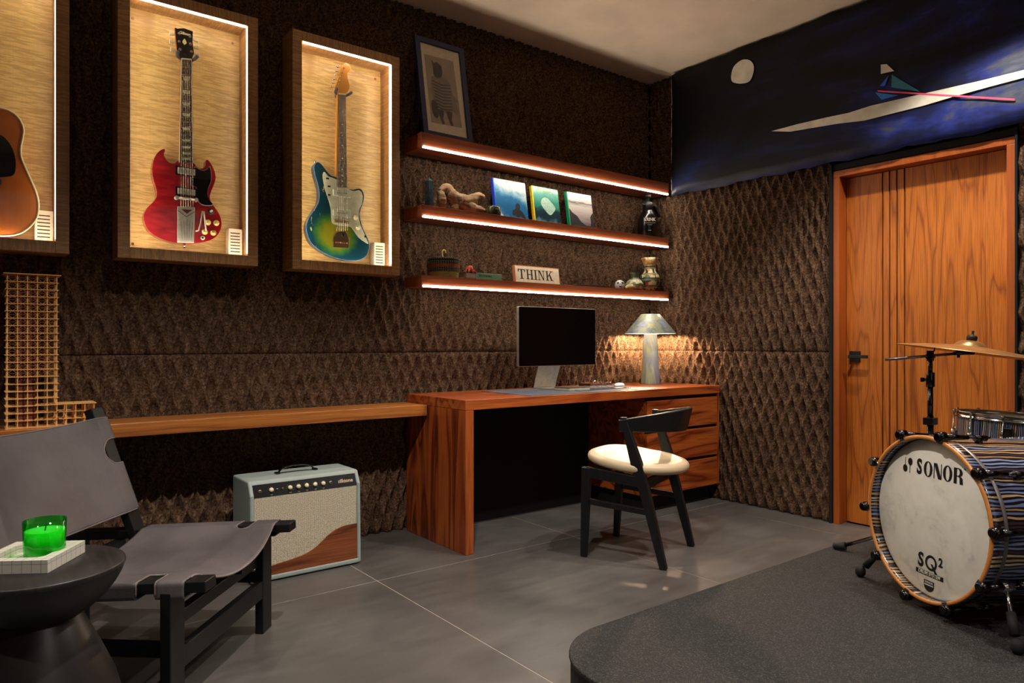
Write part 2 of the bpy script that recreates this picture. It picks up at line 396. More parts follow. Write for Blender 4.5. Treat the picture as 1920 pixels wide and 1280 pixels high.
# ------------------------------------------------------------------ door
door = thing('door_1', 'orange oak door with four thin upright grooves', 'door', (0.06, -1.80, 0)); door['kind'] = 'structure'
def db(name, mat, x0, x1, y0, y1, z0, z1, bevel=0.0, parent=None):
    o = box(name, mat, parent or door, x0-0.06, x1-0.06, y0+1.80, y1+1.80, z0, z1, bevel); return o
fr = MB()
db('door_jamb', JAMBW, 0.0, 0.125, -1.395, -1.360, 0, 1.955, 0.002)
db('door_jamb', JAMBW, 0.0, 0.125, -2.237, -2.203, 0, 1.955, 0.002)
db('door_head', JAMBW, 0.0, 0.125, -2.237, -1.360, 1.955, 1.990, 0.002)
edges = [-1.397, -1.597, -1.634, -1.672, -1.711, -2.201]
for i in range(5):
    db('door_panel', DOORW, 0.078, 0.118, edges[i+1]+0.0035, edges[i]-(0.0035 if i else 0), 0.008, 1.953, 0.002)
db('door_core', plain((60,28,10),0.7), 0.093, 0.114, -2.200, -1.398, 0.009, 1.952)
hd = db('door_handle', BLACK, 0.066, 0.078, -1.478, -1.418, 0.915, 0.975, 0.002)
hb = MB().cyl((0.006,0.352,0.945),(-0.042,0.352,0.945),0.009).box(-0.052,-0.036,0.255,0.362,0.936,0.954)
lv = hb.build('lever', BLACK, hd, bevel=0.002)
tb = MB()
for s in (0,):
    tb.box(-0.012, 0.05, -1.357, -1.342, 0, 2.03)
struct(tb.box(-0.012,0.05,-2.25,-2.240,0,2.03).box(0.0,0.05,-2.25,-1.342,1.995,2.028).build('trim_1', plain((8,8,8),0.9,name='black_gap_trim')))

# ------------------------------------------------------------------ shelves
shelves = [('top', 2.125, 0.075), ('middle', 1.745, 0.062), ('bottom', 1.376, 0.058)]
def shelf(label, zt, th):
    t = thing('wall_shelf', label, 'shelf', (-1.02, 0, zt-th))
    MB().box(-0.985, 0.985, -0.205, -0.022, 0, th).build('shelf_board', SHELFW, t, bevel=0.002)
    MB().box(-0.975, 0.975, -0.2105, -0.198, -0.0035, 0.0065).build('light_strip', LED, t, bevel=0.003)
    return t
shelf('top red-brown floating shelf with the framed print on it', 2.125, 0.078)
shelf('middle red-brown floating shelf with three picture books standing on it', 1.745, 0.062)
shelf('lowest red-brown floating shelf, right above the monitor', 1.376, 0.058)

# ------------------------------------------------------------------ display cases
def case(xc, label):
    t = thing('display_case', label, 'display case', (xc, 0, 1.37))
    w = 0.283; d = 0.16; h = 1.13; fr = 0.046
    box('back_panel', PANELW, t, -w+0.02, w-0.02, -0.034, -0.024, 0.02, h-0.02)
    MB().box(-w, -w+fr, -d, -0.024, 0, h).build('case_side', CASEW, t, bevel=0.0015)
    MB().box(w-fr, w, -d, -0.024, 0, h).build('case_side', CASEW, t, bevel=0.0015)
    MB().box(-w+fr, w-fr, -d, -0.024, h-fr, h).build('case_top', CASEWH, t, bevel=0.0015)
    MB().box(-w+fr, w-fr, -d, -0.024, 0, fr).build('case_bottom', CASEWH, t, bevel=0.0015)
    ix = w-fr
    rt = 0.0060 if xc > -2.5 else 0.0014
    MB().box(-ix+0.01, ix-0.004, -d+0.008, -d+0.015, h-fr-0.0055, h-fr-0.0005).build('light_strip', LEDC, t)
    MB().box(ix-rt, ix-0.0002, -d+0.008, -d+0.015, fr+0.01, h-fr-0.01).build('light_strip', LEDC, t)
    MB().box(-ix+0.0002, -ix+0.0018, -d+0.014, -d+0.030, fr+0.01, h-fr-0.01).build('light_strip', LEDC, t)  # hidden strip added on the left to brighten the guitar front
    MB().box(-ix+0.01, ix-0.01, -d+0.020, -d+0.034, fr+0.0002, fr+0.0012).build('light_strip', LEDC, t)  # hidden bottom strip, likewise added to light the guitar
    for sx in (-1, 1):
        for z in (0.075, 1.04):
            MB().cyl((sx*(ix-0.03), -0.03, z), (sx*(ix-0.03), -0.036, z), 0.007, 0.005, 12).build('screw', plain((120,80,50),0.35,0.8), t)
    MB().box(-ix+0.001, ix-0.001, -d+0.003, -d+0.006, fr+0.001, h-fr-0.001).build('glass_pane', PANE, t)
    for z in (0.09, 0.35, 0.79, 1.05):
        MB().cyl((w, -0.10, z), (w+0.005, -0.10, z), 0.004, seg=10).build('hinge_pin', CHROME, t)
    return t
def pane_mat():
    n = NT('clear_pane'); tr = n.n('ShaderNodeBsdfTransparent'); gl = n.n('ShaderNodeBsdfGlossy'); gl.inputs['Roughness'].default_value = 0.02
    fz = n.n('ShaderNodeMath'); fz.operation = 'MULTIPLY_ADD'; lw = n.n('ShaderNodeLayerWeight'); lw.inputs[0].default_value = 0.15; n.l(lw.outputs['Facing'], fz.inputs[0]); fz.inputs[1].default_value = 0.2; fz.inputs[2].default_value = 0.012
    mx = n.n('ShaderNodeMixShader'); n.l(fz.outputs[0], mx.inputs[0]); n.l(tr.outputs[0], mx.inputs[1]); n.l(gl.outputs[0], mx.inputs[2])
    n.l(mx.outputs[0], n.out.inputs['Surface']); return n.m
PANE = pane_mat()
case(-2.391, 'lit wooden display case holding the blue and green guitar, nearest the shelves')
case(-3.117, 'lit wooden display case holding the red double-horned guitar, middle of three')
case(-3.850, 'lit wooden display case holding the acoustic guitar, cut off at the left edge')
def humidifier(x, label, w=0.062, h=0.125):
    t = thing('humidity_block', label, 'humidity block', (x, -0.075, 1.417))
    sl = MB().box(-w/2, w/2, -0.018, 0.03, 0, h)
    sl.build('body', plain((238,222,196),0.6,name='cream_block'), t, bevel=0.003)
    for k in range(7):
        box('vent_slot', plain((60,46,34),0.8), t, -w/2+0.008, w/2-0.012, -0.0192, -0.0178, 0.018+k*0.014, 0.0225+k*0.014)
humidifier(-2.188, 'cream vented block in the lower right corner of the blue-green guitar case')
humidifier(-2.914, 'cream vented block in the lower right corner of the red guitar case')
humidifier(-3.645, 'cream vented block in the lower right corner of the acoustic guitar case')

# ------------------------------------------------------------------ guitars
SG_BODY = [(-0.092,0.407),(-0.09,0.398),(-0.094,0.384),(-0.089,0.368),(-0.078,0.354),(-0.062,0.348),(-0.048,0.353),(-0.033,0.366),(0.023,0.364),(0.034,0.354),(0.048,0.343),(0.065,0.348),(0.075,0.361),(0.077,0.379),(0.082,0.388),(0.092,0.381),(0.105,0.361),(0.116,0.333),(0.118,0.307),(0.109,0.274),(0.097,0.241),(0.094,0.218),(0.101,0.197),(0.12,0.172),(0.137,0.143),(0.144,0.108),(0.137,0.075),(0.116,0.044),(0.078,0.023),(0.023,0.009),(-0.018,0.006),(-0.058,0.007),(-0.097,0.016),(-0.136,0.034),(-0.16,0.059),(-0.172,0.096),(-0.17,0.122),(-0.156,0.149),(-0.136,0.172),(-0.123,0.196),(-0.121,0.217),(-0.127,0.242),(-0.136,0.275),(-0.14,0.309),(-0.136,0.343),(-0.125,0.375),(-0.109,0.397)]
SG_GUARD = [(0.03,0.345),(0.044,0.34),(0.065,0.335),(0.084,0.346),(0.092,0.357),(0.098,0.326),(0.097,0.29),(0.086,0.262),(0.083,0.235),(0.09,0.209),(0.106,0.191),(0.086,0.184),(0.061,0.185),(0.044,0.199),(0.037,0.216),(0.037,0.26),(0.017,0.262),(0.017,0.297),(0.037,0.304)]
def strings(parent, x0, z0, w0, x1, z1, w1, y0, y1, mat=None):
    b = MB()
    for k in range(6):
        f = k/5-0.5; b.cyl((x0+w0*f, y0, z0+0.13*w0*f), (x1+w1*f, y1, z1+0.13*w1*f), 0.0007, seg=5)
    stuff(b.build('strings', mat or plain((210,200,180),0.25,1.0), parent))
def fretboard(parent, tl, tr, bl, br, y, mat, nf=21, inlay=None, dots=False, binding=None):
    b = MB(); pts = [tl, tr, br, bl]; b.prism(pts, y-0.006, y); b.build('fretboard', mat, parent)
    if binding:
        for a, c in ((tl, bl), (tr, br)):
            MB().beam((a[0], y-0.0035, a[1]), (c[0], y-0.0035, c[1]), 0.0022, 0.007, up=(0,1,0)).build('binding', binding, parent)
    L = 1.0; ratio = 2**(-1/12.0); fr = MB(); tot = 1-ratio**nf; cuts = [0]+[(1-ratio**k)/tot for k in range(1, nf+1)]
    lerp = lambda p, q, t: (p[0]+(q[0]-p[0])*t, p[1]+(q[1]-p[1])*t)
    for t in cuts[1:-1]:
        a = lerp(tl, bl, t); c = lerp(tr, br, t)
        fr.beam((a[0], y-0.0065, a[1]), (c[0], y-0.0065, c[1]), 0.0016, 0.0016, up=(0,1,0))
    stuff(fr.build('frets', plain((215,205,170),0.25,1.0), parent))
    MB().beam((tl[0], y-0.005, tl[1]), (tr[0], y-0.005, tr[1]), 0.006, 0.008, up=(0,1,0)).build('nut', CREAM, parent)
    ink = plain((200,196,160), 0.3, name='pearl')
    for f in (3,5,7,9,12,15,17,19,21):
        if f > nf: break
        t = (cuts[f-1]+cuts[f])/2; hh = (cuts[f]-cuts[f-1])*0.28
        if dots:
            c = lerp(lerp(tl,bl,t), lerp(tr,br,t), 0.5); MB().cyl((c[0],y-0.006,c[1]),(c[0],y-0.0066,c[1]),0.0032,seg=12).build('inlay', ink, parent)
        else:
            q = [lerp(lerp(tl,bl,t-hh), lerp(tr,br,t-hh), a) for a in (0.16,0.84)] + [lerp(lerp(tl,bl,t+hh), lerp(tr,br,t+hh), a) for a in (0.76,0.24)]
            MB().prism(q, y-0.0066, y-0.006).build('inlay', ink, parent)
def hanger(parent, x, z, y, tilt=0.05):
    b = MB().cyl((x, y+0.075, z), (x, y+0.01, z), 0.012)
    for s in (-1, 1):
        b.tube([(x, y+0.02, z), (x+s*0.025, y+0.016, z-0.004), (x+s*0.036, y+0.004, z+s*0.002), (x+s*0.04, y-0.022, z+0.006)], 0.0075, 8)
    b.build('hanger', plain((70,74,84),0.5,name='padded_yoke'), parent)
# red guitar
g = thing('electric_guitar', 'cherry red double-horned electric guitar with black pickguard hanging in the middle case', 'guitar', (-3.12, -0.055, 1.45))
n = NT('cherry_red_lacquer'); f = n.noise(n.mp((3,3,9)), 4, 4)
n.col(n.ramp(f, [(0.35, lin((128,12,22))), (0.55, lin((158,20,30))), (0.7, lin((178,30,34)))])); n.p(rough=0.22, coat=0.8, coatr=0.06); RED = n.m
MB().prism(smooth_line(SG_BODY, 4), -0.040, 0.0).build('body', RED, g, bevel=0.011, seg=3)
gp = smooth_line(SG_GUARD, 2)
MB().prism([(0.064+(a-0.064)*1.045, 0.27+(b-0.27)*1.03) for a, b in gp], -0.0418, -0.0405).build('guard_edge', plain((220,214,196),0.4), g)
MB().prism(gp, -0.0432, -0.0418).build('pickguard', BLACKGLOSS, g)
for z0, z1 in ((0.301,0.341),(0.212,0.251)):
    po = MB().box(-0.048, 0.038, -0.046, -0.0405, z0, z1).build('pickup', BLACKGLOSS, g, bevel=0.002)
    MB().box(-0.041, 0.030, -0.053, -0.046, z0+0.006, z1-0.007).build('pickup_cover', NICKEL, po, bevel=0.002)
MB().cyl((-0.046,-0.052,0.2005),(0.034,-0.052,0.2005),0.005).cyl((-0.046,-0.04,0.2),(-0.046,-0.057,0.2),0.008).cyl((0.034,-0.04,0.2),(0.034,-0.057,0.2),0.008).build('bridge', NICKEL, g)
vt = MB().prism([(-0.041,0.165),(0.030,0.169),(0.026,0.011),(-0.042,0.007)], -0.0475, -0.040).build('vibrato_tailpiece', NICKEL, g, bevel=0.002)
MB().prism([(-0.026,0.153),(0.018,0.155),(-0.004,0.136)], -0.0482, -0.0474).build('cutout', plain((90,16,20),0.4), vt)
MB().beam((-0.040,-0.0482,0.146),(-0.006,-0.0482,0.122),0.002,0.001,up=(0,1,0)).beam((-0.006,-0.0482,0.122),(0.029,-0.0482,0.149),0.002,0.001,up=(0,1,0)).build('chevron_groove', plain((60,58,54),0.5,0.6), vt)
for k in range(5):
    MB().beam((-0.028+k*0.012,-0.0482,0.112-abs(k-2)*0.006),(-0.022+k*0.009,-0.0482,0.02),0.0012,0.0008,up=(0,1,0)).build('engraved_line', plain((120,116,106),0.4,0.8), vt)
MB().tube([(0.031,-0.052,0.062),(0.042,-0.056,0.066),(0.050,-0.058,0.095),(0.058,-0.06,0.152),(0.063,-0.06,0.152),(0.072,-0.062,0.067)], 0.0032, 8).build('vibrato_arm', NICKEL, g)
for x, z in ((0.085,0.108),(0.121,0.109),(0.072,0.065),(0.108,0.064)):
    k = MB().lathe([(0.0,-0.0),(0.0135,0.0),(0.012,0.006),(0.0085,0.007),(0.008,0.012),(0,0.0125)], 20, T((x,-0.040,z)) @ Matrix.Rotation(R(90),4,'X')).build('knob', plain((222,188,96),0.25,coat=0.6,name='gold_knob'), g)
MB().lathe([(0,0),(0.015,0),(0.015,0.002),(0,0.002)], 20, T((0.097,-0.040,0.158)) @ Matrix.Rotation(R(90),4,'X')).build('switch_plate', BLACK, g)
MB().cyl((0.097,-0.042,0.158),(0.099,-0.056,0.160),0.005,0.004).build('switch', CREAM, g)
MB().lathe([(0.004,0.0),(0.009,0),(0.009,0.003),(0.004,0.003)], 16, T((0.063,-0.040,0.037)) @ Matrix.Rotation(R(90),4,'X')).build('jack', NICKEL, g)
MB().cyl((-0.008,-0.02,0.008),(-0.008,-0.02,-0.012),0.005).build('strap_button', CHROME, g)
ROSE = plain((44,30,26),0.5,name='rosewood')
MB().prism([(-0.025,0.81),(0.016,0.815),(0.022,0.36),(-0.033,0.357)], -0.038, -0.020).build('neck', RED, g, bevel=0.004)
fretboard(g, (-0.025,0.809),(0.016,0.815),(-0.033,0.357),(0.022,0.364), -0.040, ROSE, 22, binding=CREAM)
SG_HEAD = [(-0.051,0.94),(-0.041,0.938),(-0.014,0.947),(0.005,0.945),(0.023,0.943),(0.022,0.895),(0.028,0.847),(0.016,0.815),(-0.025,0.807),(-0.041,0.84),(-0.046,0.882)]
MB().prism(SG_HEAD, -0.040, -0.026).build('headstock_back', RED, g, bevel=0.001)
MB().prism([(-0.012+(a+0.012)*0.97, b) for a, b in SG_HEAD], -0.0415, -0.040).build('headstock', BLACKGLOSS, g)
text('Gibson', 'headstock_lettering', plain((226,208,150),0.4), g, T((-0.012,-0.0418,0.924)), 0.017, 0.95, 0.0003, 0.35)
MB().prism([(-0.012,0.902),(-0.005,0.892),(-0.003,0.884),(-0.012,0.874),(-0.021,0.884),(-0.019,0.892)], -0.0420, -0.0415).build('crown_inlay', plain((226,214,150),0.3), g)
MB().prism([(-0.012,0.840),(-0.004,0.834),(0.0,0.818),(-0.021,0.816),(-0.020,0.832)], -0.0425, -0.0415).build('rod_cover', BLACK, g, bevel=0.0004)
for (x, z), s in (((-0.034,0.918),-1),((-0.034,0.883),-1),((-0.030,0.850),-1),((0.010,0.917),1),((0.012,0.885),1),((0.016,0.852),1)):
    tp = MB().cyl((x,-0.0415,z),(x,-0.048,z),0.0032,seg=10).cyl((x,-0.0415,z),(x,-0.043,z),0.006,seg=12).build('tuning_post', CHROME, g)
    MB().cyl((x+s*0.012,-0.030,z-0.004),(x+s*0.022,-0.030,z-0.004),0.0025).add(*((lambda X: ([(X[0],-0.033,z-0.010),(X[1],-0.036,z-0.012),(X[1],-0.036,z+0.004),(X[0],-0.033,z+0.002),(X[0],-0.027,z-0.010),(X[1],-0.024,z-0.012),(X[1],-0.024,z+0.004),(X[0],-0.027,z+0.002)], [(0,1,2,3),(7,6,5,4),(0,4,5,1),(1,5,6,2),(2,6,7,3),(3,7,4,0)]))((x+s*0.018, x+s*0.036)))).build('tuner_button', CREAM, tp, bevel=0.001)
strings(g, -0.0045, 0.812, 0.034, -0.005, 0.165, 0.05, -0.048, -0.055)
hanger(g, -0.005, 0.822, -0.045)
# blue green guitar
JM_BODY = [(-0.144,0.474),(-0.129,0.474),(-0.111,0.459),(-0.09,0.435),(-0.072,0.421),(-0.056,0.418),(-0.044,0.415),(0.012,0.375),(0.027,0.367),(0.048,0.365),(0.07,0.374),(0.092,0.373),(0.106,0.349),(0.103,0.313),(0.089,0.276),(0.082,0.249),(0.089,0.21),(0.103,0.17),(0.125,0.131),(0.137,0.096),(0.131,0.06),(0.114,0.031),(0.076,0.012),(0.021,0.006),(-0.032,0.012),(-0.085,0.026),(-0.136,0.051),(-0.172,0.08),(-0.192,0.122),(-0.196,0.16),(-0.182,0.2),(-0.162,0.232),(-0.139,0.269),(-0.13,0.304),(-0.131,0.343),(-0.141,0.381),(-0.152,0.414),(-0.157,0.452)]
JM_GUARD = [(-0.113,0.427),(-0.103,0.433),(-0.085,0.414),(-0.04,0.405),(-0.04,0.368),(0.012,0.372),(0.032,0.362),(0.054,0.360),(0.076,0.368),(0.092,0.360),(0.099,0.338),(0.095,0.302),(0.081,0.27),(0.077,0.239),(0.085,0.199),(0.105,0.155),(0.122,0.121),(0.131,0.099),(0.109,0.107),(0.076,0.127),(0.046,0.164),(0.027,0.178),(-0.022,0.175),(-0.059,0.182),(-0.069,0.198),(-0.072,0.252),(-0.085,0.3),(-0.103,0.352),(-0.114,0.4)]
g = thing('electric_guitar', 'blue and green worn sunburst electric guitar hanging in the case nearest the shelves', 'guitar', (-2.385, -0.055, 1.43))
n = NT('worn_blue_green_burst'); P = n.sep(n.tc())
dx = n.math('DIVIDE', n.math('ADD', P[0], 0.045), 0.125); dz = n.math('DIVIDE', n.math('SUBTRACT', P[2], 0.135), 0.115)
d = n.math('SQRT', n.math('ADD', n.math('MULTIPLY', dx, dx), n.math('MULTIPLY', dz, dz)))
nz = n.noise(n.tc(), 18, 5, 0.65); d2 = n.math('ADD', d, n.math('MULTIPLY', n.math('SUBTRACT', nz, 0.5), 0.5))
c = n.ramp(d2, [(0.0, lin((176,160,40))), (0.55, lin((134,142,32))), (0.8, lin((52,110,52))), (1.0, lin((14,58,72)))])
wr = n.noise(n.mp((1,1,0.5)), 26, 6, 0.7)
wear = n.math('MULTIPLY', n.math('GREATER_THAN', wr, 0.60), n.math('GREATER_THAN', d, 0.98))
wear = n.math('MULTIPLY', wear, n.math('LESS_THAN', P[0], -0.09))
c = n.mix(wear, c, lin((196,176,110)))
n.col(c); n.p(rough=0.28, coat=0.5); JMF = n.m
MB().prism(smooth_line(JM_BODY, 4), -0.040, 0.0).build('body', JMF, g, bevel=0.006, seg=3)
eb = MB().tube([(a, -0.0385, b) for a, b in smooth_line(JM_BODY, 4)], 0.0018, 5, closed=True)
eb.build('worn_edge', plain((70,110,170),0.4,grain=0.5,gs=45,name='chipped_blue_edge'), g)
MB().prism(smooth_line(JM_GUARD, 2), -0.0425, -0.0405).build('pickguard', plain((218,222,192),0.35,coat=0.3,name='mint_plastic'), g, bevel=0.0004)
for (x0, x1, z0, z1) in ((-0.063,0.029,0.319,0.357),(-0.063,0.030,0.219,0.257)):
    po = MB().prism([(x0,z0+0.004),(x0,z1-0.002),(x1,z1+0.004),(x1,z0+0.002)][::-1], -0.050, -0.0425).build('pickup', plain((206,214,190),0.35,name='pale_pickup'), g, bevel=0.003)
    for k in range(6):
        MB().cyl((x0+0.023+k*0.0095,-0.050,(z0+z1)/2+k*0.0006),(x0+0.023+k*0.0095,-0.0508,(z0+z1)/2+k*0.0006),0.0024,seg=8).build('pole_piece', plain((50,50,52),0.4,0.8), po)
MB().box(-0.056,0.021,-0.050,-0.0425,0.190,0.204).cyl((-0.05,-0.042,0.197),(-0.05,-0.053,0.197),0.004).cyl((0.016,-0.042,0.197),(0.016,-0.053,0.197),0.004).build('bridge', plain((196,164,90),0.3,0.9), g, bevel=0.001)
JM_TAIL = [(-0.061,0.065),(-0.061,0.114),(-0.043,0.141),(-0.016,0.151),(0.01,0.146),(0.025,0.117),(0.024,0.067)]
vt = MB().prism(JM_TAIL, -0.0435, -0.0405).build('tailpiece', plain((170,150,110),0.28,0.9,name='aged_chrome'), g, bevel=0.001)
for k in range(6):
    MB().cyl((-0.045+k*0.0115,-0.0435,0.092),(-0.045+k*0.0115,-0.047,0.092),0.0035,seg=10).build('string_end', plain((196,60,50) if k in (0,1,3,4) else (210,190,150),0.4), vt)
MB().cyl((-0.010,-0.0435,0.132),(-0.010,-0.047,0.132),0.006,seg=12).build('pivot_screw', CHROME, vt)
for x, z in ((0.059,0.227),(0.073,0.177)):
    MB().lathe([(0,0),(0.013,0),(0.012,0.004),(0.009,0.006),(0.008,0.012),(0,0.013)], 20, T((x,-0.0425,z)) @ Matrix.Rotation(R(90),4,'X')).build('knob', CREAM, g)
MB().cyl((0.089,-0.0425,0.339),(0.089,-0.055,0.337),0.006,0.005).build('switch', CREAM, g)
for x, z in ((-0.09,0.403),(-0.082,0.365),(-0.082,0.323)):
    MB().box(x-0.007,x+0.007,-0.045,-0.0425,z-0.004,z+0.004).build('slide_switch', BLACK, g)
MB().cyl((0.112,-0.0425,0.135),(0.112,-0.046,0.135),0.006,seg=12).build('jack', CHROME, g)
MB().cyl((-0.146,-0.02,0.472),(-0.146,-0.02,0.484),0.004,0.006,seg=10).build('strap_button', CHROME, g)
MAPLE = plain((206,140,52),0.3,coat=0.4,name='amber_maple',gs=9)
MB().prism([(-0.036,0.835),(0.006,0.838),(0.011,0.37),(-0.046,0.368)], -0.038, -0.018).build('neck', MAPLE, g, bevel=0.004)
fretboard(g, (-0.034,0.833),(0.005,0.838),(-0.040,0.366),(0.012,0.373), -0.041, plain((84,58,46),0.5,name='brown_rosewood'), 21, dots=True)
JM_HEAD = [(0.005,0.999),(0.021,0.998),(0.034,0.988),(0.036,0.971),(0.028,0.958),(0.018,0.95),(0.019,0.93),(0.027,0.902),(0.03,0.876),(0.003,0.84),(-0.034,0.835),(-0.053,0.854),(-0.046,0.876),(-0.036,0.904),(-0.027,0.933),(-0.022,0.958),(-0.015,0.979)]
MB().prism(smooth_line(JM_HEAD, 3), -0.040, -0.026).build('headstock', MAPLE, g, bevel=0.002)
for (px, pz), (bx, bz) in zip([(-0.005,0.967),(-0.013,0.945),(-0.019,0.924),(-0.025,0.902),(-0.032,0.882),(-0.041,0.858)], [(-0.032,0.972),(-0.04,0.95),(-0.045,0.931),(-0.053,0.905),(-0.059,0.886),(-0.066,0.865)]):
    tp = MB().cyl((px,-0.040,pz),(px,-0.047,pz),0.004,seg=10).build('tuning_post', CHROME, g)
    MB().cyl((bx+0.018,-0.031,bz),(bx,-0.031,bz),0.002,seg=8).lathe([(0,-0.006),(0.004,-0.005),(0.005,0),(0.004,0.005),(0,0.006)], 10, T((bx,-0.031,bz)) @ Matrix.Rotation(R(90),4,'Y')).build('tuner_button', CHROME, tp)
strings(g, -0.0145, 0.836, 0.032, -0.016, 0.150, 0.055, -0.050, -0.050)
hanger(g, -0.012, 0.842, -0.044)
# acoustic guitar
g = thing('acoustic_guitar', 'amber acoustic guitar with black pickguard, cut off at the left edge', 'guitar', (-3.85, -0.045, 1.44))
AH = [(0.0,0.478),(0.035,0.476),(0.064,0.469),(0.087,0.465),(0.111,0.453),(0.128,0.43),(0.137,0.4),(0.134,0.366),(0.128,0.326),(0.13,0.293),(0.146,0.247),(0.166,0.196),(0.181,0.149),(0.185,0.106),(0.179,0.066),(0.158,0.03),(0.13,0.003),(0.099,-0.01),(0.064,-0.015),(0.03,-0.018),(0.0,-0.019)]
AB = smooth_line(AH + [(-a, b) for a, b in AH[-2:0:-1]], 3)
n = NT('amber_spruce'); f = n.noise(n.mp((120,1,1)), 1.0, 2); q = n.noise(n.tc(), 5, 3)
n.col(n.mix(n.math('MULTIPLY', f, 0.35), n.ramp(q, [(0.3, lin((186,88,22))), (0.7, lin((214,122,40)))]), lin((150,66,16)))); n.p(rough=0.25, coat=0.6)
MB().prism(AB, -0.080, 0.0).build('body', n.m, g, bevel=0.002)
MB().tube([(a, -0.080, b) for a, b in AB], 0.003, 6, closed=True).build('body_binding', plain((232,222,170),0.4), g)
AG = [(0.02,0.372),(0.064,0.366),(0.083,0.352),(0.101,0.322),(0.111,0.28),(0.111,0.242),(0.103,0.219),(0.083,0.211),(0.05,0.208),(0.045,0.25),(0.03,0.29)]
MB().prism(smooth_line(AG, 3), -0.0825, -0.0795).build('pickguard', BLACKGLOSS, g)
MB().cyl((0,-0.0805,0.315),(0,-0.0815,0.315),0.048,seg=32).build('sound_hole', plain((20,12,8),0.8), g)
MB().box(-0.075,0.068,-0.090,-0.080,0.174,0.200).build('bridge', plain((22,18,18),0.5), g, bevel=0.004)
MB().prism([(-0.022,0.80),(0.022,0.80),(0.027,0.33),(-0.027,0.33)], -0.083, -0.060).build('neck', plain((96,50,28),0.35), g)
fretboard(g, (-0.022,0.80),(0.022,0.80),(-0.027,0.36),(0.027,0.36), -0.085, ROSE, 18, dots=True)
MB().prism([(-0.024,0.80),(0.024,0.80),(0.036,0.93),(0.03,0.96),(-0.03,0.96),(-0.036,0.93)], -0.078, -0.064).build('headstock', BLACKGLOSS, g)
strings(g, 0, 0.80, 0.034, 0, 0.188, 0.055, -0.093, -0.093)

# ------------------------------------------------------------------ bench along the wall and desk
t = thing('wall_bench', 'long honey-brown floating plank running from the desk to the left edge', 'bench', (-3.6, -0.125, 0.645))
MB().box(-1.6, 1.603, -0.125, 0.101, 0, 0.055).build('plank', BENCHW, t, bevel=0.002)
desk = thing('desk', 'large red-brown waterfall-edge wooden desk in the corner', 'desk', (-1.0, -0.30, 0))
dx, dy = 1.0, 0.30
def dk(name, mat, x0, x1, y0, y1, z0, z1, bevel=0.0015, parent=None):
    return box(name, mat, parent or desk, x0+dx, x1+dx, y0+dy, y1+dy, z0, z1, bevel)
dk('desktop', DESKW, -1.992, -0.003, -0.60, -0.024, 0.696, 0.745, 0.002)
dk('side_panel', DESKV, -1.992, -1.944, -0.60, -0.024, 0, 0.6955, 0.002)
dk('back_panel', plain((10,10,10),0.85), -1.944, -0.70, -0.10, -0.08, 0.0, 0.695)
dk('cabinet_body', DESKW, -0.70, -0.022, -0.575, -0.02, 0.107, 0.695)
dk('cabinet_side', DESKV, -0.022, -0.003, -0.597, -0.02, 0.107, 0.695)
dk('plinth', plain((9,9,9),0.8), -0.66, -0.04, -0.54, -0.02, 0.0, 0.107)
for z0, z1 in ((0.499,0.674),(0.301,0.480),(0.107,0.283)):
    dk('drawer', DESKW, -0.699, -0.024, -0.597, -0.577, z0, z1, 0.002)
dk('shadow_gap', plain((12,8,6),0.8), -0.698, -0.024, -0.579, -0.5745, 0.11, 0.694)
def leather_mat(name, c, rough=0.42, s=1.0):
    n = NT(name); a = n.noise(n.tc(), 4*s, 4); b = n.noise(n.tc(), 260*s, 3, 0.6)
    n.col(n.ramp(a, [(0.3, lin(tuple(int(v*0.82) for v in c))), (0.7, lin(tuple(min(255,int(v*1.12)) for v in c)))]))
    cr = n.noise(n.mp((3,1,1)), 14*s, 5, 0.65, 1.0)
    n.bump(n.math('ADD', n.math('MULTIPLY', b, 0.25), n.math('MULTIPLY', cr, 0.8)), 0.25, 0.006)
    n.p(rough=n.ramp(a, [(0.3,(rough,)*3+(1,)),(0.7,(rough+0.14,)*3+(1,))]), spec=0.5); return n.m
m = thing('desk_mat', 'blue-grey leather mat lying on the desk under the monitor', 'desk mat', (-1.07, -0.32, 0.745))
MB().box(-0.50, 0.49, -0.262, 0.19, 0.0002, 0.003).build('mat', leather_mat('slate_leather', (92,100,116), 0.32), m, bevel=0.001)
# monitor
n = NT('black_screen'); n.col(lin((4,4,5))); n.p(rough=0.3, spec=0.12); SCREEN = n.m
mn = thing('monitor', 'thin black-faced computer monitor on a silver stand', 'monitor', (-1.10, -0.20, 0.748))
SIL = plain((205,203,196), 0.32, 0.85, name='silver_aluminium')
MB().prism(rrect(-0.303, 0.303, 0.138, 0.482, 0.008), -0.062, -0.042).build('housing', SIL, mn, bevel=0.001)
MB().prism(rrect(-0.301, 0.301, 0.140, 0.480, 0.007), -0.0632, -0.0622).build('screen', SCREEN, mn)
st = MB().prism([(0,0)]*0 or [(-0.09,0.0),(0.09,0.0),(0.09,0.004),(-0.09,0.004)], -0.075, 0.085)
st.build('stand_foot', SIL, mn, bevel=0.001)
sp = MB().sweep([(0,0.070,0.004),(0,0.055,0.05),(0,0.02,0.14),(0,-0.012,0.24),(0,-0.035,0.30)], [(0.17,0.007)]*5, up=(0,1,0.3)); sp.build('stand_arm', plain((222,218,205),0.35,0.5,name='pale_aluminium'), mn, bevel=0.001)
b = MB().cyl((-0.012,-0.0641,0.132),(0.012,-0.0641,0.132),0.001,seg=6)
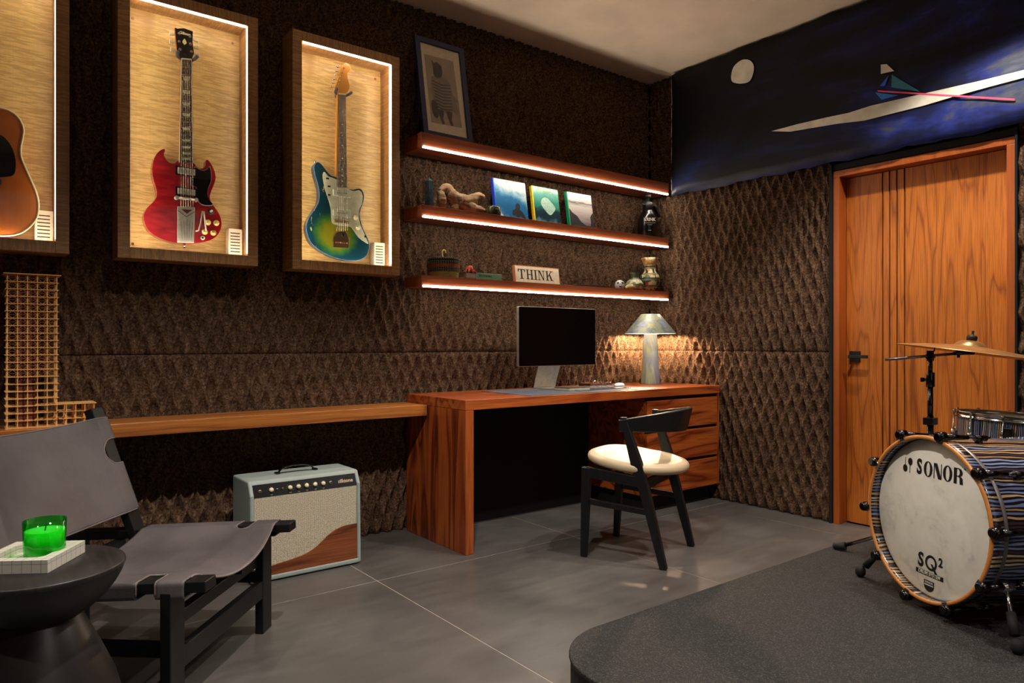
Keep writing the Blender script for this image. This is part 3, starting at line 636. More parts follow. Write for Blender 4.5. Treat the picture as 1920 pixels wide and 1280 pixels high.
# things lying on the mat
nb = thing('notebook', 'dark brown notebook lying flat in front of the monitor stand', 'notebook', (-1.10, -0.38, 0.748), R(4))
MB().box(-0.085,0.085,-0.06,0.06,0.002,0.016).build('pages', plain((205,192,168),0.8), nb)
MB().box(-0.088,0.088,-0.062,0.062,0.016,0.019).box(-0.088,0.088,-0.062,0.062,0,0.002).build('cover', plain((62,48,36),0.6), nb, bevel=0.0008)
kb = thing('keyboard_tray', 'thin grey glassy tray lying on the desk mat before the notebook', 'tray', (-0.92, -0.43, 0.748), R(2))
MB().box(-0.22,0.22,-0.05,0.05,0.0,0.004).build('sheet', plain((96,100,108),0.12,coat=0.6,name='acrylic'), kb, bevel=0.001)
eg = thing('eyeglasses', 'folded wire eyeglasses lying on the desk mat left of the mouse', 'eyeglasses', (-0.84, -0.38, 0.753), R(-20))
for s in (-1, 1):
    MB().tube([(s*0.03+0.022*math.cos(a), 0, 0.018+0.016*math.sin(a)) for a in [2*PI*i/16 for i in range(16)]], 0.0012, 6, True).build('rim', CHROME, eg)
MB().tube([(-0.008,0,0.02),(0,0,0.024),(0.008,0,0.02)],0.001).tube([(-0.052,0,0.02),(-0.05,0.05,0.012),(-0.02,0.052,0.004)],0.001).tube([(0.052,0,0.02),(0.05,0.05,0.012),(0.02,0.055,0.004)],0.001).build('temples', CHROME, eg)
wt = thing('wooden_tray', 'small dark wooden tray beside the wall between monitor and lamp', 'tray', (-0.66, -0.12, 0.745))
MB().box(-0.10,0.10,-0.05,0.05,0,0.006).box(-0.10,0.10,-0.05,-0.042,0,0.018).box(-0.10,0.10,0.042,0.05,0,0.018).box(-0.10,-0.092,-0.05,0.05,0,0.018).box(0.092,0.10,-0.05,0.05,0,0.018).build('tray_body', plain((96,48,24),0.45,name='dark_tray_wood'), wt, bevel=0.001)
MB().tube([(-0.03,-0.01,0.012),(-0.01,0.0,0.03),(0.02,0.01,0.03),(0.04,0.0,0.012)],0.0018).build('wire_clip', CHROME, wt)
ms = thing('computer_mouse', 'white computer mouse at the right end of the desk mat', 'mouse', (-0.625, -0.30, 0.748), R(-70))
def mouse_fn(u, v):
    a = 2*PI*u; r = v; return (0.029*math.cos(a)*math.sin(r*PI/2), 0.056*math.sin(a)*math.sin(r*PI/2), 0.004+0.018*math.cos(r*PI/2)**0.8)
MB().grid(28, 9, mouse_fn, closed=True).build('shell', plain((236,236,234),0.25,name='white_gloss'), ms)
MB().lathe([(0,0),(0.9,0),(1,0.2),(1,1)], 28, Matrix.Diagonal((0.029,0.056,0.004,1))).build('base', plain((90,90,92),0.4), ms)
# lamp
def marble(name, stretch):
    n = NT(name); a = n.noise(n.mp(stretch), 3.0, 6, 0.6, 1.2); b = n.noise(n.mp(tuple(x*1.3 for x in stretch), (5,2,1)), 3.0, 5, 0.6, 1.5)
    c = n.ramp(a, [(0.3, lin((74,78,96))), (0.42, lin((124,130,148))), (0.5, lin((90,98,112))), (0.57, lin((132,136,92))), (0.63, lin((112,118,132))), (0.72, lin((166,172,176)))])
    c = n.mix(n.ramp(b, [(0.60,(0,0,0,1)),(0.66,(1,1,1,1))]), c, lin((140,142,66)))
    c = n.mix(n.ramp(b, [(0.72,(0,0,0,1)),(0.76,(1,1,1,1))]), c, lin((220,190,50)))
    n.col(c); n.p(rough=0.45); return n.m
lp = thing('table_lamp', 'grey and yellow-green marble table lamp with conical shade, lit', 'lamp', (-0.235, -0.215, 0.745))
MB().lathe([(0.067,0),(0.065,0.004),(0.043,0.335),(0.0,0.337)], 40, cap0=True).build('base', marble('veined_marble_upright', (2.5,2.5,0.5)), lp)
sh = MB().lathe([(0.172,0.338),(0.062,0.470),(0.0,0.470),(0.0,0.464),(0.058,0.464),(0.166,0.338)], 48, closed=False).lathe([(0.172,0.338),(0.166,0.338)],48)
sh.build('lamp_shade', marble('veined_marble', (1.6,2.2,4.0)), lp)
MB().cyl((0,0,0.337),(0,0,0.352),0.014,seg=16).build('socket', NICKEL, lp)
lb = MB().lathe([(0,0),(0.012,0.002),(0.022,0.02),(0.022,0.03),(0.012,0.045),(0,0.048)], 20, T((0,0,0.352)))
lb.build('bulb', emit((255,214,168), 2400.0, 'warm_bulb'), lp)

# ------------------------------------------------------------------ things on the shelves
Z1, Z2, Z3 = 2.1255, 1.7455, 1.3765
# framed print
fp = thing('framed_print', 'blue-framed print of a figure in a striped coat leaning on the top shelf', 'picture', (-1.807, -0.155, Z1))
fp.rotation_euler = (R(-10), 0, 0)
w, h = 0.158, 0.575; BF = plain((44,52,92), 0.5, name='blue_frame')
for a in ((-w,-w+0.03,0,h),(w-0.03,w,0,h)): MB().box(a[0],a[1],-0.012,0.012,a[2],a[3]).build('frame_rail', BF, fp, bevel=0.001)
for z in (0, h-0.03): MB().box(-w+0.03,w-0.03,-0.012,0.012,z,z+0.03).build('frame_rail', BF, fp, bevel=0.001)
MB().box(-w+0.03,w-0.03,0,0.008,0.03,h-0.03).build('paper', plain((232,222,196),0.7), fp)
def flat(name, pts, mat, par, y, k=0, th=0.0004):
    return MB().prism(smooth_line(pts,k) if k else pts, y-th, y).build(name, mat, par)
flat('wash', [(-0.098,0.085),(-0.104,0.48),(0.085,0.485),(0.10,0.09)], plain((168,152,134),0.7,grain=0.05,gs=20), fp, -0.0005)
INK = plain((44,38,38),0.7); INK2 = plain((132,122,112),0.7)
fig = [(-0.052,0.365),(-0.072,0.345),(-0.078,0.29),(-0.070,0.215),(-0.055,0.165),(0.045,0.165),(0.058,0.21),(0.085,0.24),(0.09,0.25),(0.06,0.28),(0.045,0.34),(0.02,0.365)]
flat('figure_coat', fig, INK2, fp, -0.0012, 3)
flat('figure_head', [(-0.055,0.372),(-0.055,0.42),(-0.062,0.455),(-0.045,0.44),(-0.03,0.452),(-0.01,0.44),(0.002,0.43),(0.002,0.385),(-0.012,0.362),(-0.035,0.355)], INK, fp, -0.0014, 3)
for k in range(9):
    z = 0.335-k*0.018; flat('coat_stripe', [(-0.066+k*0.001,z),(-0.010,z-0.012),(0.048,z-0.003),(0.048,z-0.009),(-0.010,z-0.019),(-0.066+k*0.001,z-0.007)], INK, fp, -0.0017)
for x0 in (-0.05, 0.005):
    flat('figure_leg', [(x0,0.168),(x0+0.038,0.168),(x0+0.030,0.12),(x0+0.038,0.095),(x0+0.022,0.09),(x0+0.012,0.12)], INK, fp, -0.0016, 2)
flat('figure_bag', [(-0.082,0.215),(-0.055,0.21),(-0.045,0.15),(-0.06,0.115),(-0.08,0.13),(-0.088,0.17)], INK, fp, -0.0018, 3)
flat('figure_bag', [(0.050,0.235),(0.078,0.225),(0.088,0.18),(0.075,0.16),(0.055,0.18)], INK2, fp, -0.0018, 3)
MB().box(-w+0.03,w-0.03,-0.0045,-0.003,0.03,h-0.03).build('glass_pane', PANE, fp)
# crystal, driftwood, green stone box
n = NT('dark_teal_stone'); n.col(n.ramp(n.noise(n.tc(), 30, 5), [(0.35, lin((22,38,46))), (0.65, lin((60,88,94)))])); n.p(rough=0.3)
c = MB().lathe([(0.027,0),(0.025,0.15),(0.0,0.172)], 6, smooth=False, cap0=True).build('crystal_point', n.m, loc=(-1.905,-0.115,Z2))
tag(c, 'dark teal six-sided stone point at the left end of the middle shelf', 'crystal')
n = NT('pale_driftwood'); a = n.noise(n.mp((3,20,20)), 3, 5, 0.6, 0.5)
n.col(n.ramp(a, [(0.3, lin((92,66,44))), (0.5, lin((170,140,106))), (0.7, lin((204,178,144)))])); n.bump(a, 0.6, 0.01); n.p(rough=0.8); DRIFT = n.m
dw = MB()
def limb(b, pts, rad, seg=14, rough=0.12):
    P2 = smooth_line([p + (r,) for p, r in zip(pts, rad)], 6, False)
    b.tube([q[:3] for q in P2], [max(0.002, q[3]*(1+random.uniform(-rough,rough))) for q in P2], seg)
limb(dw, [(-0.165,0.0,0.105),(-0.13,0.0,0.13),(-0.095,0,0.10),(-0.075,0,0.05),(-0.070,-0.01,0.012)], [0.016,0.028,0.034,0.026,0.014])
limb(dw, [(-0.165,0.0,0.11),(-0.155,0.0,0.07),(-0.145,0.01,0.03),(-0.135,0.01,0.015)], [0.018,0.026,0.020,0.012])
limb(dw, [(-0.12,0.0,0.105),(-0.06,0,0.085),(-0.01,0,0.075),(0.04,0,0.09),(0.085,0,0.115),(0.118,0,0.112),(0.130,0,0.105)], [0.030,0.034,0.034,0.026,0.020,0.015,0.008])
limb(dw, [(-0.04,0.0,0.065),(0.02,0,0.045),(0.06,0,0.04),(0.10,0,0.038),(0.150,0,0.03)], [0.034,0.032,0.026,0.018,0.008])
limb(dw, [(-0.05,0.0,0.06),(0.0,0.0,0.03),(0.03,0.0,0.016)], [0.025,0.02,0.014])
d = dw.build('driftwood', DRIFT, loc=(-1.665,-0.11,Z2))
tag(d, 'pale branching piece of driftwood on the middle shelf', 'driftwood')
n = NT('green_marbled_stone'); n.col(n.ramp(n.noise(n.tc(), 40, 5, 0.6, 1), [(0.4, lin((26,30,18))), (0.6, lin((78,84,44))), (0.75, lin((150,150,100)))])); n.p(rough=0.25)
o = MB().lathe([(0.0,0.0),(0.044,0.0),(0.046,0.02),(0.044,0.046),(0.036,0.055),(0,0.056)], 24).build('stone_dish', n.m, loc=(-1.505,-0.155,Z2))
tag(o, 'small dark green stone dish at the right end of the driftwood', 'dish')
# three picture books
def book(x0, x1, zt, yb, spine, label, lean=9):
    t = thing('picture_book', label, 'book', (x0, yb, Z2)); t.rotation_euler = (R(-lean), 0, 0)
    h = zt-Z2; w = x1-x0
    MB().box(0.004,w-0.003,0.003,0.018,0.002,h-0.003).build('pages', plain((220,214,200),0.8), t)
    MB().box(0,w,0.0,0.003,0,h).box(0,w,0.018,0.021,0,h).build('cover', plain((228,226,220),0.4,coat=0.3), t, bevel=0.0006)
    MB().box(-0.003,0.006,-0.0008,0.0215,0,h).build('spine', plain(spine,0.4), t, bevel=0.001)
    return t, w, h
def cover(name, t, w, h, build):
    n = NT(name); build(n); MB().box(0.0065,w-0.0005,-0.0007,-0.0002,0.0005,h-0.0005).build('cover_picture', n.m, t)
t, w, h = book(-1.452, -1.212, 1.99, -0.118, (32,74,214), 'picture book with a blue wave cover and blue spine, leftmost of three')
def f1(n):
    P = n.sep(n.tc()); a = n.noise(n.tc(), 14, 6, 0.65, 0.6)
    s = n.math('ADD', n.math('MULTIPLY', n.math('ADD', P[2], n.math('MULTIPLY', P[0], 0.35)), 3.4), n.math('MULTIPLY', n.math('SUBTRACT', a, 0.5), 0.9))
    n.col(n.ramp(s, [(0.06, lin((214,224,232))), (0.16, lin((86,150,198))), (0.28, lin((26,108,168))), (0.55, lin((30,120,176))), (0.68, lin((110,178,206))), (0.9, lin((206,220,222)))])); n.p(rough=0.3, coat=0.3)
cover('wave_photo', t, w, h, f1)
flat('surfer', [(0.12,0.035),(0.125,0.062),(0.145,0.072),(0.150,0.098),(0.163,0.108),(0.178,0.106),(0.184,0.09),(0.18,0.072),(0.20,0.055),(0.225,0.012),(0.20,0.02),(0.185,0.03),(0.16,0.022),(0.14,0.03)], plain((18,22,30),0.5), t, -0.0009, 3)
t, w, h = book(-1.158, -0.948, 1.985, -0.115, (238,214,44), 'picture book with a green underwater cover and yellow spine, middle of three')
def f2(n):
    P = n.sep(n.tc()); a = n.noise(n.tc(), 16, 5, 0.6, 0.5)
    s = n.math('ADD', n.math('MULTIPLY', P[2], 4.0), n.math('MULTIPLY', n.math('SUBTRACT', a, 0.5), 0.5))
    n.col(n.ramp(s, [(0.10, lin((90,150,170))), (0.18, lin((14,44,64))), (0.36, lin((14,60,74))), (0.46, lin((22,136,116))), (0.8, lin((70,172,150))), (0.93, lin((150,206,196)))])); n.p(rough=0.3, coat=0.3)
cover('underwater_photo', t, w, h, f2)
flat('bubble', [(0.06,0.13),(0.075,0.165),(0.11,0.175),(0.145,0.15),(0.175,0.115),(0.155,0.085),(0.125,0.065),(0.09,0.09)], plain((176,216,200),0.4,grain=0.1,gs=70), t, -0.0009, 4)
flat('title_bar', [(0.03,0.218),(0.03,0.224),(0.155,0.221),(0.155,0.215)], plain((196,190,90),0.5), t, -0.0009)
t, w, h = book(-0.875, -0.662, 1.985, -0.118, (20,156,108), 'picture book with a black and white dune cover and green spine, rightmost of three')
def f3(n):
    P = n.sep(n.tc()); a = n.noise(n.mp((1,1,5)), 9, 5, 0.6, 0.7)
    s = n.math('ADD', n.math('MULTIPLY', P[2], 4.0), n.math('MULTIPLY', n.math('SUBTRACT', a, 0.5), 0.3))
    n.col(n.ramp(s, [(0.1, lin((120,112,108))), (0.4, lin((190,182,178))), (0.6, lin((214,210,204))), (0.70, lin((96,88,86))), (0.745, lin((206,202,196))), (0.9, lin((226,224,216)))])); n.p(rough=0.3, coat=0.3)
cover('dune_photo', t, w, h, f3)
K = plain((18,18,18),0.5)
flat('dark_rock', [(0.007,0.13),(0.03,0.105),(0.07,0.085),(0.10,0.05),(0.14,0.03),(0.18,0.028),(0.187,0.05),(0.185,0.09),(0.205,0.115),(0.212,0.12),(0.212,0.001),(0.007,0.001)], K, t, -0.0009)
# spray bottle
sb = thing('spray_bottle', 'black pump spray bottle at the right end of the middle shelf', 'bottle', (-0.150, -0.115, Z2))
MB().lathe([(0.0,0),(0.066,0),(0.070,0.006),(0.070,0.105),(0.066,0.135),(0.050,0.168),(0.036,0.188),(0.034,0.195),(0,0.195)], 36).build('bottle_body', plain((14,14,15),0.22,coat=0.4,name='glossy_black_plastic'), sb)
MB().lathe([(0,0.193),(0.036,0.193),(0.036,0.243),(0.030,0.25),(0.014,0.252),(0.012,0.285),(0.0,0.285)], 28).build('pump_collar', plain((24,24,25),0.45), sb)
MB().lathe([(0,0.28),(0.022,0.28),(0.024,0.30),(0.016,0.308),(0,0.308)], 24).build('pump_knob', plain((30,30,31),0.35), sb)
MB().cyl((-0.03,-0.005,0.225),(-0.095,-0.03,0.222),0.007,0.005).build('nozzle', BLACK, sb)
MB().sweep([(0.03,0,0.232),(0.055,0.0,0.240),(0.075,0,0.226),(0.105,0,0.190),(0.125,0,0.160)], [(0.02,0.022),(0.024,0.03),(0.024,0.03),(0.022,0.026),(0.018,0.016)], up=(0,1,0)).build('trigger', plain((28,28,29),0.45), sb, bevel=0.004)
Mrot = Matrix.Rotation(R(-38), 4, 'Z')
def label_text(s, z, size, sx, bold=0.0): text(s, 'bottle_lettering', plain((220,218,212),0.5), sb, Mrot @ T((0,-0.0712,z)), size, sx, bold)
label_text('KRINK', 0.118, 0.032, 0.86, 0.001)
flat_bar = MB().box(-0.04,0.04,-0.0712,-0.0708,0.0945,0.0965, Mrot).box(-0.016,0.016,-0.0712,-0.0708,0.082,0.0845, Mrot).box(-0.011,0.011,-0.0712,-0.0708,0.044,0.046, Mrot); flat_bar.build('bottle_small_print', plain((190,188,182),0.5), sb)
# basket
bk = thing('woven_basket', 'small lidded woven basket striped black, rust and straw on the lowest shelf', 'basket', (-1.815, -0.120, Z3))
bands = [(0.0,0.030,(176,148,78)),(0.030,0.038,(34,34,28)),(0.038,0.046,(58,60,46)),(0.046,0.054,(30,30,26)),(0.054,0.072,(150,74,34)),(0.072,0.080,(32,32,26)),(0.080,0.090,(54,56,42)),(0.090,0.104,(34,38,28))]
rad = lambda z: 0.080+0.009*math.sin(min(1,z/0.1)*PI*0.6)
for z0, z1, cc in bands:
    nn = max(2, int(round((z1-z0)/0.004))); prof = []
    for k in range(nn):
        a = z0+(z1-z0)*k/nn; bb = z0+(z1-z0)*(k+1)/nn; prof += [(rad(a)-0.0015,a),(rad((a+bb)/2)+0.0012,(a+bb)/2)]
    prof.append((rad(z1)-0.0015,z1)); MB().lathe(prof, 40).build('woven_band', plain(cc,0.85,grain=0.25,gs=140), bk)
dots = MB()
for z in (0.034, 0.042, 0.050, 0.076, 0.085, 0.0995):
    for k in range(44):
        a = 2*PI*k/44; r = rad(z)+0.0012; dots.cbox((r*math.cos(a), r*math.sin(a), z), (0.0028,0.0028,0.0028))
stuff(dots.build('stitches', plain((176,158,118),0.8), bk))
MB().lathe([(0.0,0.109),(0.05,0.109),(0.088,0.106),(0.090,0.101),(0.082,0.100)], 40).build('lid', plain((52,58,44),0.85,grain=0.2,gs=140), bk)
MB().tube([(0.0,-0.0,0.108),(-0.008,0,0.125),(-0.009,0,0.145),(0.0,0,0.156),(0.012,0,0.152),(0.014,0,0.138)], [0.0035,0.0035,0.0035,0.0038,0.004,0.003], 8).build('hook', plain((226,196,124),0.5), bk)
MB().lathe([(0,0.001),(0.079,0.001)], 20).build('basket_floor', plain((120,100,60),0.9), bk)
# green book with red figurine
gb = thing('paperback_book', 'mint green book lying flat beside the basket', 'book', (-1.60, -0.115, Z3), R(0))
MB().box(-0.114,0.121,-0.078,0.075,0.003,0.030).build('pages', plain((206,196,184),0.8), gb)
MB().box(-0.120,0.124,-0.082,0.078,0.030,0.033).box(-0.120,0.124,-0.082,0.078,0,0.003).build('cover', plain((66,56,52),0.5), gb)
MB().box(-0.050,0.124,-0.0845,-0.080,0,0.0335).build('spine', plain((140,196,158),0.5,name='mint_spine'), gb, bevel=0.001)
text('THE COLOR BIBLE', 'spine_lettering', plain((26,44,34),0.6), gb, T((0.008,-0.0847,0.018)), 0.0135, 0.80, 0.0003)
fg = MB()
for k in range(7):
    a = 2*PI*k/7+0.4; c0 = Vector((0,0,0.022))
    pts = [(0.006*math.cos(a),0.006*math.sin(a),0.016),(0.020*math.cos(a),0.014*math.sin(a),0.024+0.008*(k%2)),(0.030*math.cos(a),0.02*math.sin(a),0.010),(0.034*math.cos(a),0.022*math.sin(a),0.004),(0.026*math.cos(a+0.5),0.018*math.sin(a+0.5),0.003)]
    P2 = smooth_line(pts, 4, False); fg.tube(P2, [0.0055-0.0035*i/len(P2) for i in range(len(P2))], 7)
fg.lathe([(0,0.008),(0.012,0.010),(0.014,0.022),(0.017,0.036),(0.011,0.048),(0,0.051)], 16)
o = fg.build('octopus_figurine', plain((176,58,34),0.3,coat=0.5,grain=0.3,gs=90,name='red_glaze'), loc=(-1.625,-0.10,Z3+0.0335)); tag(o, 'tiny red-orange curled-arm figurine on the mint green book', 'figurine')
# THINK sign
ts = thing('word_sign', 'small wooden THINK sign leaning on the lowest shelf', 'sign', (-1.157, -0.140, Z3)); ts.rotation_euler = (R(-8),0,0)
MB().box(-0.175,0.178,0,0.018,0,0.107).build('sign_frame', plain((196,120,72),0.5,name='copper_wood'), ts, bevel=0.001)
MB().box(-0.168,0.172,-0.001,0.0005,0.004,0.101).build('sign_face', plain((232,222,196),0.6), ts)
SI = plain((26,24,22),0.6); ty = -0.0012
def glyph(parts, ox, s, name='letter'):
    b = MB()
    for p in parts: b.prism([(ox+a*s, 0.024+c*s) for a, c in p], ty-0.0006, ty)
    return b.build(name, SI, ts)
def q(x0,x1,z0,z1): return [(x0,z0),(x1,z0),(x1,z1),(x0,z1)]
s = 0.060
glyph([q(0.36,0.54,0,1), q(0.22,0.68,0,0.07), q(0.0,0.9,0.92,1), [(0,0.92),(0.0,0.70),(0.06,0.70),(0.14,0.92)], [(0.9,0.92),(0.9,0.70),(0.84,0.70),(0.76,0.92)]], -0.150, s)
glyph([q(0.10,0.27,0,1), q(0.63,0.80,0,1), q(0.27,0.63,0.46,0.54), q(0,0.37,0,0.07), q(0.53,0.90,0,0.07), q(0,0.37,0.93,1), q(0.53,0.90,0.93,1)], -0.088, s)
glyph([q(0.12,0.29,0,1), q(0,0.41,0,0.07), q(0,0.41,0.93,1)], -0.028, s)
glyph([q(0.12,0.19,0,1), q(0.72,0.79,0,1), [(0.12,1),(0.32,1),(0.79,0.0),(0.66,0.0)], q(0,0.32,0,0.07), q(0,0.2,0.93,1), q(0.59,0.92,0.93,1)], 0.002, s)
glyph([q(0.10,0.27,0,1), q(0,0.37,0,0.07), q(0,0.37,0.93,1), [(0.27,0.36),(0.27,0.48),(0.68,0.95),(0.78,0.95)], [(0.42,0.60),(0.56,0.72),(0.88,0.0),(0.68,0.0)], q(0.55,0.96,0.93,1), q(0.58,1.0,0,0.07)], 0.065, s)
# flat tablet
o = MB().box(-0.15,0.15,-0.07,0.07,0.0,0.010).build('closed_laptop', plain((40,42,58),0.3,0.5,name='dark_slate_metal'), bevel=0.003, loc=(-0.72,-0.115,Z3)); tag(o, 'thin closed dark slate device lying right of the THINK sign', 'device')
# skull-like ball, stone, vases
sk = thing('ceramic_skull', 'small grey and white round face figurine on the lowest shelf', 'figurine', (-0.432,-0.120,Z3))
MB().lathe([(0,0),(0.018,0.002),(0.031,0.014),(0.034,0.032),(0.027,0.052),(0.012,0.063),(0,0.065)], 24).build('head', plain((186,190,190),0.3,grain=0.2,gs=60), sk)
Mv = Matrix.Rotation(R(-38),4,'Z')
for x, z, r in ((-0.014,0.042,0.008),(0.014,0.042,0.008),(0.0,0.022,0.009)):
    MB().lathe([(0,0.001),(r,0.0),(r,-0.004),(0,-0.004)], 14, Mv @ T((x,-0.0315+abs(x)*0.25,z)) @ Matrix.Rotation(R(90),4,'X')).build('socket', plain((20,26,28),0.5), sk)
st = MB(); limb(st, [(-0.035,0,0.012),(-0.012,0,0.018),(0.012,0,0.02),(0.032,0,0.014)], [0.010,0.017,0.019,0.010], 12, 0.18)
o = st.build('carved_stone', plain((186,176,128),0.6,grain=0.3,gs=70), loc=(-0.375,-0.155,Z3)); tag(o, 'small straw-coloured carved stone animal in front of the little vase', 'figurine')
def vase_mat(name, cols, sc, base):
    n = NT(name); P = n.sep(n.tc()); ang = n.math('ARCTAN2', P[1], P[0])
    zq = n.math('FLOOR', n.math('MULTIPLY', P[2], 60.0)); 
    cmb = n.n('ShaderNodeCombineXYZ'); n.l(n.math('MULTIPLY', ang, 3.0), cmb.inputs[0]); n.l(n.math('MULTIPLY', P[2], 55.0), cmb.inputs[1])
    vo = n.n('ShaderNodeTexVoronoi'); vo.distance = 'CHEBYCHEV'; vo.inputs['Scale'].default_value = sc; n.l(cmb.outputs[0], vo.inputs['Vector'])
    c = n.ramp(n.sep(vo.outputs['Color'])[0], [(i/len(cols), lin(cc)) for i, cc in enumerate(cols)], 'CONSTANT')
    bandf = n.math('FRACT', n.math('MULTIPLY', P[2], 24.0)); c = n.mix(n.math('GREATER_THAN', bandf, 0.72), c, lin(base))
    bf2 = n.math('FRACT', n.math('MULTIPLY', P[2], 12.0)); c = n.mix(n.math('LESS_THAN', bf2, 0.10), c, lin((30,34,24)))
    n.col(c); n.p(rough=0.4); return n.m
vz = thing('painted_vase', 'small round green and cream painted vase on the lowest shelf', 'vase', (-0.295,-0.125,Z3))
MB().lathe([(0,0),(0.044,0),(0.062,0.022),(0.062,0.045),(0.045,0.068),(0.030,0.082),(0.028,0.088)], 36).build('vase_body', vase_mat('green_cream_bands', [(196,190,160),(104,116,70),(206,200,172),(150,150,110),(214,208,184)], 0.9, (92,106,60)), vz)
MB().lathe([(0.028,0.088),(0.028,0.108),(0.034,0.118),(0.029,0.118),(0.024,0.106)], 30).build('vase_neck', plain((74,92,52),0.4), vz)
vz = thing('painted_vase', 'tall colourful patterned vase with flared rim at the right end of the lowest shelf', 'vase', (-0.140,-0.125,Z3))
vm = vase_mat('many_coloured_bands', [(206,190,150),(190,72,48),(214,204,170),(44,92,96),(196,150,90),(34,34,28),(214,204,170)], 0.8, (120,124,76))
MB().lathe([(0,0),(0.034,0),(0.036,0.010),(0.050,0.028),(0.070,0.062),(0.072,0.085),(0.060,0.115),(0.043,0.132),(0.038,0.145),(0.037,0.175)], 40).build('vase_body', vm, vz)
MB().lathe([(0.037,0.175),(0.043,0.190),(0.052,0.215),(0.059,0.231),(0.054,0.232),(0.045,0.212),(0.034,0.18)], 40).build('vase_neck', vase_mat('cream_rust_bands', [(214,196,150),(196,150,90),(180,100,52),(222,208,170)], 1.2, (200,160,100)), vz)

# ------------------------------------------------------------------ lattice tower model on the bench
tw = thing('lattice_tower_model', 'bamboo stick model of a latticed tower standing on the plank', 'architectural model', (-3.69, -0.20, 0.7005))
STK = plain((232,178,106),0.6,name='bamboo_stick',gs=30); STD = plain((176,114,54),0.6,name='thin_bamboo')
nx, ny, nzf = 6, 4, 21; sx, sy, sz = 0.031, 0.034, 0.0275
X = lambda i: -0.077+i*sx
Y = lambda j: 0.0+j*sy
for i in range(nx):
    for j in range(ny):
        if 0 < i < nx-1 and 0 < j < ny-1: continue
        MB().box(X(i)-0.0017,X(i)+0.0017,Y(j)-0.0017,Y(j)+0.0017,0,nzf*sz).build('post', STK, tw)
for k in range(nzf+1):
    z = k*sz; b = MB()
    for j in range(ny): b.box(X(0)-0.007,X(nx-1)+0.007,Y(j)-0.0013,Y(j)+0.0013,z-0.0012,z+0.0012)
    for i in range(nx): b.box(X(i)-0.0013,X(i)+0.0013,Y(0)-0.006,Y(ny-1)+0.006,z-0.0028,z-0.0004)
    b.build('floor_frame', STK, tw)
br = MB()
for k in range(7, nzf):
    z0 = k*sz; z1 = z0+sz; zm = (z0+z1)/2
    for i in range(nx-1):
        for j in (0, ny-1):
            a = (X(i),Y(j),zm); bb = ((X(i)+X(i+1))/2,Y(j),z1); c = (X(i+1),Y(j),zm); d = ((X(i)+X(i+1))/2,Y(j),z0)
            for p, q_ in ((a,bb),(bb,c),(c,d),(d,a)): br.beam(p, q_, 0.0015, 0.0013, up=(0,1,0))
            br.beam(a, c, 0.0008, 0.0008)
    for j in range(ny-1):
        for i in (0, nx-1):
            br.beam((X(i),Y(j),z0),(X(i),Y(j+1),z1),0.001,0.001,up=(1,0,0)); br.beam((X(i),Y(j),z1),(X(i),Y(j+1),z0),0.001,0.001,up=(1,0,0))
stuff(br.build('diagonal_braces', STD, tw))
MB().box(X(0)-0.012,X(nx-1)+0.014,-0.010,Y(ny-1)+0.010,nzf*sz,nzf*sz+0.003).build('roof_plate', STK, tw)
MB().box(X(1)+0.004,X(3)-0.004,Y(1),Y(2),0,nzf*sz-0.004).build('core', plain((104,52,32),0.7,name='reddish_core'), tw)
b = MB()
for i in range(nx, nx+4):
    for j in range(ny): MB().box(X(i)-0.0017,X(i)+0.0017,Y(j)-0.0017,Y(j)+0.0017,0,3*sz).build('post', STK, tw)
for k in range(4):
    z = k*sz; b = MB()
    for j in range(ny): b.box(X(nx-1),X(nx+3)+0.005,Y(j)-0.0013,Y(j)+0.0013,z-0.0012,z+0.0012)
    for i in range(nx, nx+4): b.box(X(i)-0.0013,X(i)+0.0013,Y(0)-0.004,Y(ny-1)+0.004,z-0.0028,z-0.0004)
    b.build('podium_frame', STK, tw)
MB().box(X(nx-2)+0.01,X(nx+3)+0.008,-0.005,0.022,3*sz,3*sz+0.003).box(X(nx-2)+0.01,X(nx+3)+0.008,0.075,Y(ny-1)+0.006,3*sz,3*sz+0.003).box(X(nx)+0.03,X(nx+3)+0.008,0.022,0.075,3*sz,3*sz+0.003).box(X(nx-2)+0.01,X(nx-1)+0.01,0.022,0.075,3*sz,3*sz+0.003).build('podium_roof', STK, tw)
MB().box(X(0)-0.006,X(nx+3)+0.006,-0.006,Y(ny-1)+0.006,-0.0001,0.0025).build('base_plate', STK, tw)

# ------------------------------------------------------------------ guitar amplifier
am = thing('guitar_amplifier', 'pale blue-grey guitar amplifier with woven grille and walnut wave on the floor', 'amplifier', (-2.69, -0.27, 0))
def tolex(c):
    n = NT('blue_grey_tolex'); a = n.noise(n.tc(), 420, 2); b2 = n.noise(n.tc(), 6, 3)
    n.col(n.ramp(b2, [(0.3, lin(tuple(int(v*0.94) for v in c))), (0.7, lin(c))])); n.bump(a, 0.35, 0.002); n.p(rough=0.5); return n.m
TOL = tolex((166,180,176))
W2 = 0.252
def side_profile(): return [(0.125,0.006),(0.125,0.43),(-0.090,0.43),(-0.122,0.372),(-0.130,0.006)]
def slab(b, x0, x1, prof):
    n_ = len(prof); vs = [(x0, y, z) for y, z in prof] + [(x1, y, z) for y, z in prof]
    b.add(vs, [tuple(range(n_)), tuple(range(2*n_-1, n_-1, -1))] + [(i, i+n_, (i+1)%n_+n_, (i+1)%n_) for i in range(n_)])
for s in (-1, 1):
    b = MB(); slab(b, s*W2, s*(W2-0.018), side_profile()); b.build('cabinet_side', TOL, am, bevel=0.008, seg=3)
b = MB(); slab(b, -W2+0.012, W2-0.012, [(0.125,0.412),(0.125,0.43),(-0.090,0.43),(-0.099,0.412)]); b.build('cabinet_top', TOL, am, bevel=0.006, seg=3)
